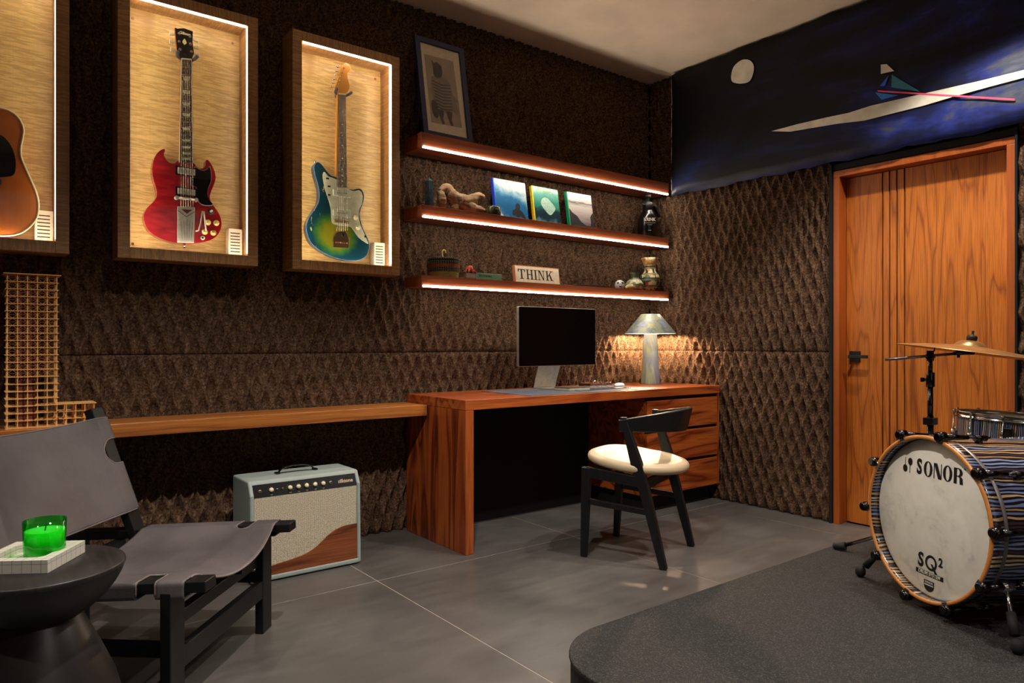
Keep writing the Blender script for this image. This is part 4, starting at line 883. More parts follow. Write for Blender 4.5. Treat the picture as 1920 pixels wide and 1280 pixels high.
b = MB(); slab(b, -W2+0.012, W2-0.012, [(0.125,0.006),(0.125,0.026),(-0.130,0.026),(-0.130,0.006)]); b.build('cabinet_bottom', TOL, am, bevel=0.005, seg=2)
box('cabinet_back', plain((14,14,14),0.8), am, -W2+0.018, W2-0.018, 0.110, 0.120, 0.026, 0.412)
b = MB(); slab(b, -W2+0.018, W2-0.018, [(-0.060,0.412),(-0.094,0.412),(-0.1165,0.362),(-0.085,0.362)]); pn = b.build('control_panel', plain((12,12,13),0.25,name='black_panel'), am)
def onpanel(x, t):   # t 0 bottom .. 1 top on the slanted panel
    return (x, -0.1168+(0.0225)*t, 0.362+0.050*t)
pnorm = Vector((0,-0.912,0.41)).normalized(); PQ = pnorm.to_track_quat('Z','Y').to_matrix().to_4x4()
def kn(x, r, hgt, name, mat, t=0.5):
    return MB().lathe([(0,0),(r,0),(r,hgt*0.5),(r*0.8,hgt),(0,hgt)], 18, T(onpanel(x,t)) @ PQ).build(name, mat, pn)
for x in (-0.158,-0.076,-0.038,-0.001,0.038,0.076): kn(x,0.0098,0.010,'knob',CREAM)
for x in (-0.206,0.113): kn(x,0.0085,0.003,'jack',CHROME); kn(x,0.0042,0.0035,'jack_hole',BLACK)
for x in (-0.132,-0.108): kn(x,0.005,0.004,'toggle_base',CHROME); kn(x,0.002,0.012,'toggle',CHROME)
MT = T(onpanel(0.183,0.5)) @ Matrix.Rotation(R(-24),4,'X') @ T((0,-0.0006,0))
text('silktone', 'panel_lettering', plain((190,172,140),0.5), pn, MT, 0.024, 0.95, 0.0007, 0.1)
tk = MB()
for x in (-0.158,-0.076,-0.038,-0.001,0.038,0.076):
    for k in range(9):
        a = R(-130+k*32.5); c = Vector(onpanel(x,0.5)) + (PQ.to_3x3() @ Vector((0.0142*math.sin(a), 0.0142*math.cos(a), 0.0002))); tk.cbox(c, (0.0012,0.0012,0.0012))
    c = onpanel(x,0.12); tk.cbox(c, (0.010,0.0008,0.0018))
stuff(tk.build('dial_marks', plain((190,186,176),0.5), pn))
n = NT('woven_grille_cloth'); w1 = n.n('ShaderNodeTexWave'); w1.bands_direction = 'X'; w1.inputs['Scale'].default_value = 70; n.l(n.tc(), w1.inputs[0])
w2_ = n.n('ShaderNodeTexWave'); w2_.bands_direction = 'Z'; w2_.inputs['Scale'].default_value = 90; n.l(n.tc(), w2_.inputs[0])
sp_ = n.noise(n.tc(), 240, 3, 0.7); wv = n.math('MULTIPLY', n.math('ADD', w1.outputs['Fac'], w2_.outputs['Fac']), 0.5)
f = n.math('ADD', n.math('MULTIPLY', wv, 0.35), n.math('MULTIPLY', sp_, 0.65))
n.col(n.ramp(f, [(0.37, lin((84,74,60))), (0.46, lin((204,192,166))), (0.62, lin((230,220,196)))])); n.bump(wv, 0.4, 0.002); n.p(rough=0.85)
b = MB(); slab(b, -W2+0.018, W2-0.018, [(-0.100,0.362),(-0.1165,0.361),(-0.118,0.026),(-0.100,0.026)]); b.build('grille', n.m, am)
wave = [(0.0,0.055),(0.08,0.062),(0.2,0.076),(0.32,0.084),(0.46,0.098),(0.56,0.120),(0.64,0.150),(0.72,0.182),(0.82,0.205),(0.91,0.212),(1.0,0.213)]
wv2 = [(-0.2335+a*0.467, z*0.86+0.004) for a, z in wave]
wv2 = smooth_line(wv2, 4, False)
MB().prism([(-0.2335,0.026)]+wv2+[(0.2335,0.026)], -0.1245, -0.1185).build('wood_wave', wood('walnut_wave', (88,42,22), (140,76,42), (152,86,50), 0, 14, 1, 5, rough=0.45), am, bevel=0.001)
hn = MB(); hn.sweep([(-0.075,0.02,0.433),(-0.070,0.02,0.447),(-0.04,0.02,0.457),(0,0.02,0.459),(0.04,0.02,0.457),(0.070,0.02,0.447),(0.075,0.02,0.433)], [(0.024,0.006)]*7, up=(0,1,0))
hb = MB(); pts = [(-0.082,0.02,0.434),(-0.072,0.02,0.449),(-0.04,0.02,0.459),(0,0.02,0.462),(0.04,0.02,0.459),(0.072,0.02,0.449),(0.082,0.02,0.434)]
def strap_fn(u, v):
    P2 = HP[min(int(round(u*(len(HP)-1))), len(HP)-1)]; a = 2*PI*v; return (P2[0], P2[1]+0.012*math.cos(a), P2[2]+0.004*math.sin(a))
HP = smooth_line(pts, 5, False); MB().grid(len(HP), 13, strap_fn).build('handle', plain((16,15,14),0.35,name='black_leather'), am)
for s in (-1,1): MB().box(s*0.088-0.010,s*0.088+0.010,0.006,0.034,0.430,0.438).build('handle_bracket', CHROME if s>9 else DARKCHROME, am, bevel=0.002)
for sx_ in (-1,1):
    for y in (-0.10,0.10): MB().cyl((sx_*0.22,y,0),(sx_*0.22,y,0.008),0.014,seg=14).build('foot', RUBBER, am)

# ------------------------------------------------------------------ dining style desk chair
ch = thing('desk_chair', 'black wooden chair with curved back rail and cream leather seat at the desk', 'chair', (-1.28, -1.065, 0), R(22))
# local x = right, local y = forward (towards the desk)
for s in (-1, 1):
    MB().sweep([(0.222 if s > 0 else -0.208,-0.190,0.0),(s*0.213,-0.115,0.30),(s*0.218,-0.065,0.47),(s*0.222,-0.005,0.668)], [(0.024,0.034),(0.030,0.046),(0.032,0.052),(0.024,0.030)], up=(0,1,0)).build('leg', BLACKWOOD, ch, bevel=0.004)
    MB().sweep([(s*0.205,0.205,0.0),(s*0.215,0.185,0.43)], [(0.026,0.030),(0.034,0.046)], up=(0,1,0)).build('leg', BLACKWOOD, ch, bevel=0.004)
    MB().beam((s*0.216,0.185,0.41),(s*0.216,-0.085,0.385),0.026,0.050).build('side_apron', BLACKWOOD, ch, bevel=0.003)
    MB().beam((s*0.212,0.192,0.27),(s*0.212,-0.120,0.25),0.018,0.028).build('side_stretcher', BLACKWOOD, ch, bevel=0.003)
MB().beam((-0.21,-0.085,0.365),(0.21,-0.085,0.365),0.022,0.045).build('cross_rail', BLACKWOOD, ch, bevel=0.003)
MB().beam((-0.21,0.175,0.40),(0.21,0.175,0.40),0.022,0.04).build('cross_rail', BLACKWOOD, ch, bevel=0.003)
MB().beam((-0.21,-0.09,0.36),(0.21,0.0,0.30),0.02,0.03).build('cross_rail', BLACKWOOD, ch, bevel=0.003)
arc = []; secs = []
for i in range(25):
    a = -1+2*i/24; x = 0.238*a; y = 0.015-0.245*(1-abs(a)**2.3); arc.append((x, y, 0.640+0.022*(1-abs(a)**2))); secs.append((0.020, 0.052+0.058*(1-abs(a)**2.0)))
MB().sweep(arc, secs, up=(0,-0.25,1), smooth=False).build('back_rail', BLACKWOOD, ch, bevel=0.003)
for s in (-1,1): MB().box(s*0.222-0.013,s*0.222+0.013,-0.018,0.012,0.660,0.678).build('post_cap', BLACKWOOD, ch, bevel=0.003)
def seat_out(a):
    c, s_ = math.cos(a), math.sin(a); p = 2.7
    r = 1/((abs(c)/0.232)**p+(abs(s_)/(0.225 if s_ > 0 else 0.245))**p)**(1/p)
    x = r*c; y = r*s_
    if y < 0: x *= 1-0.28*(abs(y)/0.245)**2.2
    return x, y-0.0
def seat_fn(u, v):
    x, y = seat_out(2*PI*u); x -= 0.0
    if v < 0.72:
        t_ = v/0.72; dish = 0.010*(1-t_**2)
        return (x*t_*0.93, y*t_*0.93+0.0, 0.478-dish+0.006*math.exp(-((t_-0.93)/0.08)**2)+0.012*max(0,y/0.22)*t_)
    t_ = (v-0.72)/0.28*PI; return (x*(0.93+0.07*math.sin(t_)), y*(0.93+0.07*math.sin(t_)), 0.457+0.021*math.cos(t_)+0.012*max(0,y/0.22)*(0.93))
n = NT('cream_leather'); a = n.noise(n.tc(), 3, 3); n.col(n.ramp(a, [(0.3, lin((208,186,150))), (0.7, lin((222,202,168)))])); n.bump(n.noise(n.tc(), 220, 3), 0.12, 0.002); n.p(rough=0.42)
MB().grid(56, 26, lambda u, v: (lambda p: (p[0]-0.012, p[1]+0.008, p[2]+0.075*(p[1]-0.05)-0.004))(seat_fn(u, v)), closed=True).build('seat', n.m, ch)

# ------------------------------------------------------------------ leather sling lounge chair
lc = thing('lounge_chair', 'low black-framed lounge chair with slung grey leather seat and back', 'lounge chair', (-3.05, -0.89, 0), R(-41))
# local x = forward (f), local y = towards the right-hand side rail (s); right front leg at 0,0; left at y=-0.60
SW = -0.60
def lcp(f_, s_, z): return (f_, s_, z)
LEA = leather_mat('grey_brown_leather', (98,92,94), 0.38)
LFW = plain((20,20,21), 0.4, name='black_frame_wood', gs=25)
def railz(f_): return 0.372+0.055*(f_-0.0)*1.0
for s_ in (0.0, SW):
    MB().beam((0.107,s_,railz(0.107)-0.006),(-0.72,s_,railz(-0.72)-0.006),0.062,0.030).build('side_rail', LFW, lc, bevel=0.003)
    MB().beam((0,s_,0),(0,s_,railz(0)-0.018),0.030,0.074,up=(0,1,0)).build('leg', LFW, lc, bevel=0.003)
    MB().beam((-0.68,s_,0),(-0.68,s_,railz(-0.68)-0.018),0.030,0.074,up=(0,1,0)).build('leg', LFW, lc, bevel=0.003)
    MB().beam((-0.455,s_-0.002,0.31),(-0.628,s_-0.002,0.782),0.062,0.032,up=(1,0,0.3)).build('back_post', LFW, lc, bevel=0.003)
    MB().beam((-0.012,s_,0.19),(-0.67,s_,0.19),0.024,0.040).build('side_stretcher', LFW, lc, bevel=0.003)
MB().beam((0,0,0.155),(0,SW,0.155),0.026,0.060).build('front_stretcher', LFW, lc, bevel=0.003)
MB().beam((-0.68,0,0.17),(-0.68,SW,0.17),0.024,0.05).build('rear_stretcher', LFW, lc, bevel=0.003)
MB().beam((-0.52,0,0.30),(-0.52,SW,0.30),0.03,0.04).build('cross_bar', LFW, lc, bevel=0.003)
MB().beam((-0.02,0,0.255),(-0.02,SW,0.255),0.03,0.04).build('cross_bar', LFW, lc, bevel=0.003)
def sling(name, fn, u0, u1, v0, v1, nu, nv, notches, mat, parent, thick=0.0035):
    """sheet over (u,v); notches = (uc, half, vstart, dir): slot open towards the edge with a round inner end"""
    us = [u0+(u1-u0)*i/(nu-1) for i in range(nu)]; vs_ = [v0+(v1-v0)*j/(nv-1) for j in range(nv)]
    hh = max(abs(us[1]-us[0]), abs(vs_[1]-vs_[0]))
    def sd(u, v):
        best = 9; g_ = (0,0)
        for uc, half, vst, dr in notches:
            c = vst+dr*half; q_ = v if (v-c)*dr > 0 else c
            du, dv = u-uc, v-q_; L = math.hypot(du, dv); d_ = L-half
            if d_ < best: best = d_; g_ = (du/max(L,1e-9), dv/max(L,1e-9))
        return best, g_
    pts = []; dd = []
    for u in us:
        for v in vs_:
            d_, g_ = sd(u, v)
            if notches and abs(d_) < hh*0.55: u2, v2 = u-g_[0]*d_, v-g_[1]*d_; d_ = 0.0
            else: u2, v2 = u, v
            u2 = min(max(u2, min(u0,u1)), max(u0,u1)); pts.append(fn(u2, v2)); dd.append(d_)
    fs = []
    for i in range(nu-1):
        for j in range(nv-1):
            q_ = (i*nv+j,(i+1)*nv+j,(i+1)*nv+j+1,i*nv+j+1)
            if notches and all(dd[k] <= 1e-6 for k in q_): continue
            fs.append(q_)
    o = MB().add(pts, fs, None, True).build(name, mat, parent, solid=thick)
    for uc, half, vst, dr in notches:
        c = vst+dr*half; path = []
        for k in range(13):
            t_ = k/12; path.append((uc-half, c+dr*0.095*(1-t_)))
        for k in range(1, 12):
            a = PI*k/12; path.append((uc-half*math.cos(a), c-dr*half*math.sin(a)))
        for k in range(13): path.append((uc+half, c+dr*0.095*k/12))
        MB().tube([fn(a, b_) for a, b_ in path], 0.0032, 6).build('edge_piping', PIPE, parent)
    return o
PIPE = leather_mat('leather_piping', (120,112,110), 0.4)
def wrap(w, half=0.30, r=0.031, drop=0.045):
    """distance from centre across -> (offset from centre, height over rail top)"""
    s_ = 1 if w > 0 else -1; w = abs(w)
    e = half+r
    if w <= half-r: return s_*w, None
    if w <= e-0.005: return s_*w, 0.0
    w2 = w-(e-0.005)
    if w2 < 0.012: a = w2/0.012*PI/2; return s_*(e-0.005+0.008*math.sin(a)), -0.008*(1-math.cos(a))
    if w2 < 0.012+drop-0.008: return s_*(e+0.003), -0.008-(w2-0.012)
    w3 = w2-0.004-drop; return s_*(e+0.003-max(0,w3)), -drop
def seat_surf(u, v):
    x, dz = wrap(v); top = railz(u)+0.0115
    if dz is None:
        t_ = abs(x)/0.269; front = max(0.0, (u+0.05)/0.12); sag = 0.042*(1-t_**2.2)*(1+0.25*front); dz = -sag
        bulge = 0.018*(1-t_**2)*front
        return (u+bulge, SW/2+x, top+dz-0.018*front*(1-t_**2))
    return (u, SW/2+x, top+dz)
VW = 0.30+0.031-0.005+0.012+0.037+0.055
sling('seat', seat_surf, -0.43, 0.050, -VW, VW, 70, 150, [(-0.056, 0.027, 0.245, 1), (-0.056, 0.027, -0.245, -1)], LEA, lc)
MB().tube([seat_surf(0.050, -0.30+0.6*k/30) for k in range(31)], 0.0035, 6).build('edge_piping', PIPE, lc)
for k in (0.22, 0.5, 0.8):
    p = Vector(seat_surf(0.045, -0.30+0.6*k)); bq = MB().cbox((p.x-0.012, p.y, p.z-0.018), (0.022,0.010,0.010)); bq.cyl((p.x-0.004,p.y-0.006,p.z-0.016),(p.x-0.004,p.y+0.006,p.z-0.016),0.005)
    bq.build('strap_buckle', DARKCHROME, lc, bevel=0.001)
pb0 = Vector((-0.455,0,0.31)); pb1 = Vector((-0.628,0,0.782)); pd = (pb1-pb0).normalized(); pn_ = Vector((pd.z,0,-pd.x))  # forward normal
def back_surf(u, v):   # u along the post, v across
    x, dz = wrap(v, half=0.30, r=0.031, drop=0.050)
    base = pb0+pd*u
    if dz is None:
        t_ = abs(x)/0.269; sag = 0.040*(1-t_**2.2); dz = -sag; 
    p = base+pn_*(0.020+dz); return (p.x, SW/2+x, p.z)
sling('backrest', back_surf, 0.112, 0.462, -VW, VW, 56, 150, [(0.335, 0.047, 0.255, 1), (0.335, 0.047, -0.255, -1)], LEA, lc)
for uu in (0.112, 0.462): MB().tube([back_surf(uu, -0.335+0.67*k/30) for k in range(31)], 0.0032, 6).build('edge_piping', PIPE, lc)

# ------------------------------------------------------------------ side table, tray, candle
st = thing('side_table', 'round black wooden side table with bowl top and cone foot in the left foreground', 'side table', (-3.746, -1.440, 0))
n = NT('black_grained_tabletop'); gq = n.noise(n.mp((26,2.2,2)), 2.0, 5, 0.6, 0.8)
n.col(n.ramp(gq, [(0.35, lin((22,21,22))), (0.6, lin((40,38,39))), (0.75, lin((62,58,58)))])); n.p(rough=0.42); n.bump(gq, 0.15, 0.002)
MB().lathe([(0,0.487),(0.171,0.487),(0.173,0.490),(0.173,0.497),(0.171,0.50),(0,0.50)], 72).build('table_top', n.m, st)
MB().lathe([(0.172,0.489),(0.167,0.474),(0.154,0.450),(0.134,0.424),(0.108,0.400),(0.080,0.382),(0.05,0.372),(0.0,0.370)], 64).build('bowl', plain((17,17,18),0.5,name='black_bowl'), st)
MB().lathe([(0.05,0.42),(0.081,0.382),(0.118,0.305),(0.152,0.225),(0.182,0.11),(0.195,0.0),(0,0)], 64).build('foot', plain((30,27,27),0.4,name='black_cone'), st)
tr = thing('stone_tray', 'white stone tray with black grid lines on the round black table', 'tray', (-3.764, -1.405, 0.5002), R(57))
n = NT('white_gridded_stone'); v = n.sep(n.mp((1,1,1), (0.5045,0.5045,0.5)))
def gl(o_): 
    fq = n.math('FRACT', n.math('MULTIPLY', o_, 48.0)); return n.math('LESS_THAN', fq, 0.045)
P = n.sep(n.tc('Normal')); 
gx = n.math('MULTIPLY', gl(v[0]), n.math('LESS_THAN', n.math('ABSOLUTE', P[0]), 0.5)); gy = n.math('MULTIPLY', gl(v[1]), n.math('LESS_THAN', n.math('ABSOLUTE', P[1]), 0.5)); gz = n.math('MULTIPLY', gl(v[2]), n.math('LESS_THAN', n.math('ABSOLUTE', P[2]), 0.5))
f = n.math('MAXIMUM', n.math('MAXIMUM', gx, gy), gz)
n.col(n.mix(n.math('MULTIPLY', f, 0.8), lin((222,218,206)), lin((70,68,66)))); n.p(rough=0.45)
a_, hole = 0.081, rrect(-0.057, 0.057, -0.057, 0.057, 0.020, 6)
b = MB(); outer = []
for x, y in hole:
    m_ = max(abs(x), abs(y)); outer.append((x/m_*a_, y/m_*a_))
def ring(b, A, B, za, zb):
    k_ = len(A); b.add([(x,y,za) for x,y in A]+[(x,y,zb) for x,y in B], [(i,(i+1)%k_,(i+1)%k_+k_,i+k_) for i in range(k_)])
hh = 0.030; ring(b, outer, hole, hh, hh); ring(b, hole, hole, hh, 0.010); b.add([(x,y,0.010) for x,y in hole],[tuple(range(len(hole)))]); b.box(-a_,a_,-a_,a_,0,hh-0.0001)
b.f = [f_ for f_ in b.f]; 
bb = MB(); ring(bb, outer, hole, hh, hh); ring(bb, hole, hole, hh, 0.010); bb.add([(x,y,0.010) for x,y in hole],[tuple(range(len(hole)))]); ring(bb, [(-a_,-a_),(a_,-a_),(a_,a_),(-a_,a_)], [(-a_,-a_),(a_,-a_),(a_,a_),(-a_,a_)], 0, hh); bb.add([(-a_,-a_,0),(a_,-a_,0),(a_,a_,0),(-a_,a_,0)],[(0,1,2,3)])
bb.build('tray_body', n.m, tr)
cd = thing('candle', 'green glass candle glowing green on the white gridded tray', 'candle', (-3.738, -1.412, 0.5105))
n = NT('green_glass'); gl_ = n.n('ShaderNodeBsdfGlass'); gl_.inputs['Color'].default_value = (0.05, 0.55, 0.08, 1); gl_.inputs['Roughness'].default_value = 0.02; gl_.inputs['IOR'].default_value = 1.25
tr_ = n.n('ShaderNodeBsdfTransparent'); tr_.inputs[0].default_value = (0.22,0.95,0.28,1); gs_ = n.n('ShaderNodeBsdfGlossy'); gs_.inputs['Roughness'].default_value = 0.05
fz = n.n('ShaderNodeMath'); fz.operation = 'MULTIPLY_ADD'; lw = n.n('ShaderNodeLayerWeight'); lw.inputs[0].default_value = 0.2; n.l(lw.outputs['Facing'], fz.inputs[0]); fz.inputs[1].default_value = 0.35; fz.inputs[2].default_value = 0.02; mx = n.n('ShaderNodeMixShader'); n.l(fz.outputs[0], mx.inputs[0]); n.l(tr_.outputs[0], mx.inputs[1]); n.l(gs_.outputs[0], mx.inputs[2]); n.l(mx.outputs[0], n.out.inputs['Surface'])
MB().lathe([(0,0.0),(0.036,0.0),(0.042,0.006),(0.045,0.09),(0.0425,0.09),(0.0395,0.010),(0,0.008)], 48).build('glass', n.m, cd)
n = NT('pale_wax'); n.col(lin((236,244,205))); n.p(rough=0.5); n.b.inputs['Subsurface Weight'].default_value = 0.6; n.b.inputs['Subsurface Radius'].default_value = (0.03,0.05,0.02)
MB().lathe([(0,0.0085),(0.0385,0.0105),(0.0412,0.066),(0.036,0.0655),(0,0.064)], 40).build('wax', n.m, cd)
MB().cyl((0,0,0.063),(0.003,0,0.078),0.0012,seg=8).build('wick', plain((20,16,12),0.8), cd)

# ------------------------------------------------------------------ drum riser
def riser_mat():
    n = NT('black_woven_mat'); w1 = n.n('ShaderNodeTexVoronoi'); w1.inputs['Scale'].default_value = 330; n.l(n.tc(), w1.inputs['Vector'])
    a = n.noise(n.tc(), 300, 2); big = n.noise(n.tc(), 2.5, 3)
    f = n.math('ADD', n.math('MULTIPLY', n.sep(w1.outputs['Color'])[0], 0.75), n.math('MULTIPLY', a, 0.35))
    n.col(n.ramp(f, [(0.3, lin((15,15,15))), (0.7, lin((26,26,26))), (1.0, lin((80,78,76)))])); n.bump(w1.outputs['Distance'], 0.5, 0.004); n.p(rough=0.75); return n.m
rs = thing('drum_riser', 'low black woven-topped platform with rounded corners under the drums', 'platform', (-1.49, -3.0, 0))
out = [(x+1.49, y+3.0) for x, y in rrect(-2.532, -0.45, -4.3, -1.765, 0.27, 14)]
b = MB(); n_ = len(out); b.add([(x,y,0.086) for x,y in out]+[(x,y,0.10) for x,y in out], [tuple(range(2*n_-1,n_-1,-1))[::-1], tuple(range(n_))[::-1]]+[(i,(i+1)%n_,(i+1)%n_+n_,i+n_) for i in range(n_)])
b.build('woven_mat', riser_mat(), rs, bevel=0.004)
b = MB(); b.add([(x*0.997,y*0.997,0.0) for x,y in out]+[(x*0.997,y*0.997,0.086) for x,y in out], [tuple(range(n_,2*n_)), tuple(range(n_))[::-1]]+[(i,(i+1)%n_,(i+1)%n_+n_,i+n_) for i in range(n_)])
b.build('platform_base', plain((12,12,12),0.7), rs)
# ------------------------------------------------------------------ bass drum
def stripes(name, axis='x', wob=0.02, k=1.0):
    n = NT(name); P = n.sep(n.tc())
    if axis == 'x': ang = n.math('ARCTAN2', n.math('SUBTRACT', P[2], 0.317), P[1]); al = P[0]
    else: ang = n.math('ARCTAN2', P[1], P[0]); al = P[2]
    cmb = n.n('ShaderNodeCombineXYZ'); n.l(n.math('MULTIPLY', ang, 5.0), cmb.inputs[0]); n.l(n.math('MULTIPLY', al, 6.0), cmb.inputs[1])
    w = n.math('MULTIPLY', n.noise(cmb.outputs[0], 1.5, 1), 3.2)
    idx = n.math('FLOOR', n.math('ADD', n.math('MULTIPLY', ang, 42.0*k), w))
    wn = n.n('ShaderNodeTexWhiteNoise'); wn.noise_dimensions = '1D'; n.l(idx, wn.inputs['W'])
    even = n.math('LESS_THAN', n.math('ABSOLUTE', n.math('MODULO', idx, 2.0)), 0.5)
    c = n.ramp(wn.outputs['Value'], [(0.0, lin((122,138,174))), (0.25, lin((180,150,112))), (0.5, lin((60,44,52))), (0.62, lin((204,184,150))), (0.75, lin((96,112,150))), (0.88, lin((150,120,84)))], 'CONSTANT')
    n.col(n.mix(even, c, lin((30,18,24)))); n.p(rough=0.25, coat=0.6); return n.m
BDS = stripes('striped_veneer_round'); SNS = stripes('striped_veneer_upright', 'z', k=1.2)
yaw = R(152.5)
bd = thing('bass_drum', 'bass drum in striped veneer with mottled white front head', 'drum', (-1.2857, -2.3503, 0.1002), yaw)
bd.rotation_euler = (0, R(-2.2), yaw)
ZC = 0.317; Rr = 0.284
def RX(zoff=0.0): return T((0,0,ZC)) @ Matrix.Rotation(R(90), 4, 'Y')   # lathe z -> local +x
M = RX()
MB().lathe([(Rr,-0.042),(Rr,-0.004),(Rr-0.012,-0.004),(Rr-0.012,-0.042)], 96, M, closed=True).build('front_hoop', BDS, bd)
MB().lathe([(Rr+0.0004,-0.0045),(Rr+0.0004,-0.001),(Rr-0.002,0.0015),(Rr-0.011,0.0015),(Rr-0.0124,-0.001),(Rr-0.0124,-0.0045)], 96, M).build('hoop_edge', plain((206,134,66),0.4,coat=0.3,name='orange_maple'), bd)
MB().lathe([(Rr-0.006,-0.060),(Rr-0.006,-0.400)], 96, M).build('shell', BDS, bd)
MB().lathe([(Rr-0.003,-0.0600),(Rr-0.003,-0.043),(Rr-0.0124,-0.043)], 96, M).build('shell_collar', plain((120,112,108),0.35,0.5), bd)
MB().lathe([(Rr,-0.440),(Rr,-0.402),(Rr-0.012,-0.402),(Rr-0.012,-0.440)], 96, M, closed=True).build('back_hoop', BDS, bd)
n = NT('mottled_drum_head'); a = n.noise(n.tc(), 9, 6, 0.62, 0.5); a2 = n.noise(n.tc(), 30, 4)
n.col(n.ramp(n.math('ADD', n.math('MULTIPLY', a, 0.8), n.math('MULTIPLY', a2, 0.2)), [(0.32, lin((196,194,184))), (0.45, lin((232,229,216))), (0.6, lin((240,237,224)))])); n.p(rough=0.45)
HR = Rr-0.0125
MB().lathe([(0,-0.036),(HR-0.008,-0.036),(HR,-0.040)], 96, M).build('front_head', n.m, bd)
MB().lathe([(0,-0.43),(HR,-0.43)], 64, M).build('batter_head', plain((200,198,190),0.5), bd)
DK = plain((18,17,17),0.5,name='logo_ink')
# lettering frame: local x' to the viewer's right = local +y ... viewer looks along -x, right = +y
LM = T((-0.0355, 0, ZC)) @ Matrix.Rotation(R(90), 4, 'Z')    # x'->y, -y'->+x
def put(b, name): 
    b.v = [tuple(LM @ Vector(p)) for p in b.v]; return b.build(name, DK, bd)
def ell(cx, cz, rx, rz, k=28): return [(cx+rx*math.cos(2*PI*i/k), cz+rz*math.sin(2*PI*i/k)) for i in range(k)]
def ringp(b, A, B, y=-0.0006):
    k_ = len(A); b.add([(x,y,z) for x,z in A]+[(x,y,z) for x,z in B], [(i,(i+1)%k_,(i+1)%k_+k_,i+k_) for i in range(k_)])
def P_(b, pts): b.prism(pts, -0.0008, -0.0002)
z0 = 0.1385; hL = 0.0525
b = MB(); P_(b, ell(-0.135, 0.150, 0.0108, 0.0135)); P_(b, q(-0.1362,-0.1338,0.155,0.189)); P_(b, ell(-0.111, 0.177, 0.0108, 0.0135)); P_(b, q(-0.1132,-0.1108,0.136,0.172)); put(b, 'mallet_mark')
text('S', 'head_letter', DK, bd, LM @ T((-0.0665,-0.0006,z0+hL/2)), 0.072, 0.72, 0.0026)
def Oletter(cx, name='head_letter'):
    b = MB(); ringp(b, ell(cx, z0+hL/2, 0.0200, 0.0272, 40), ell(cx, z0+hL/2, 0.0085, 0.0240, 40)); return put(b, name)
Oletter(-0.0255)
b = MB(); P_(b, q(0.0005,0.0035,z0,z0+hL)); P_(b, [(0.0005,z0+hL),(0.0150,z0+hL),(0.0355,z0),(0.0210,z0)]); P_(b, q(0.0325,0.0355,z0,z0+hL)); put(b, 'head_letter')
Oletter(0.0615)
b = MB(); P_(b, q(0.088,0.1005,z0,z0+hL))
def half(cx, cz, rx, rz, k=14): return [(cx+rx*math.cos(-PI/2+PI*i/k), cz+rz*math.sin(-PI/2+PI*i/k)) for i in range(k+1)]
zc_ = z0+hL*0.73
oA = [(0.100,z0+hL*0.46)]+half(0.108, zc_, 0.0165, hL*0.27)+[(0.100,z0+hL)]; oB = [(0.100,z0+hL*0.52)]+half(0.1055, zc_, 0.0065, hL*0.21)+[(0.100,z0+hL*0.94)]
b.add([(x,-0.0006,z) for x,z in oA]+[(x,-0.0006,z) for x,z in oB], [(i,i+1,i+1+len(oA),i+len(oA)) for i in range(len(oA)-1)])
P_(b, [(0.103,z0+hL*0.52),(0.114,z0+hL*0.52),(0.1245,z0+hL*0.38),(0.1265,z0),(0.1135,z0),(0.1125,z0+hL*0.38)]); put(b, 'head_letter')
text('®', 'head_letter', plain((130,128,120),0.5), bd, LM @ T((0.133,-0.0006,z0+hL)), 0.010, 1.0)
text('S', 'model_lettering', DK, bd, LM @ T((-0.045,-0.0006,-0.1565)), 0.066, 0.86, 0.0020)
b = MB(); ringp(b, ell(0.002, -0.155, 0.0265, 0.0265, 36), ell(0.002, -0.155, 0.0180, 0.0180, 36)); P_(b, [(0.0,-0.158),(0.009,-0.158),(0.032,-0.187),(0.020,-0.187)]); put(b, 'model_lettering')
text('2', 'model_lettering', DK, bd, LM @ T((0.0445,-0.0006,-0.143)), 0.042, 0.88, 0.0012)
b = MB(); P_(b, q(-0.066,0.058,-0.2025,-0.1875)); put(b, 'lettering_bar')
text('DRUM SYSTEM', 'bar_lettering', plain((214,210,196),0.5), bd, LM @ T((-0.004,-0.0012,-0.195)), 0.0165, 0.93, 0.0002)
b = MB(); sh_ = [(-0.027,-0.2175),(0.019,-0.2175)]+[(-0.004+0.023*math.cos(-PI*i/14), -0.232-0.023*math.sin(PI*i/14)) for i in range(0,15)]
P_(b, sh_); put(b, 'shield_mark')
b = MB(); b.prism(q(-0.024,0.016,-0.2345,-0.231), -0.0014, -0.0009); b.v = [tuple(LM @ Vector(p)) for p in b.v]; b.build('shield_stripe', plain((206,202,190),0.5), bd)
text('SONOR', 'shield_lettering', plain((200,196,184),0.5), bd, LM @ T((-0.004,-0.0012,-0.2245)), 0.0095, 1.1, 0.0002)
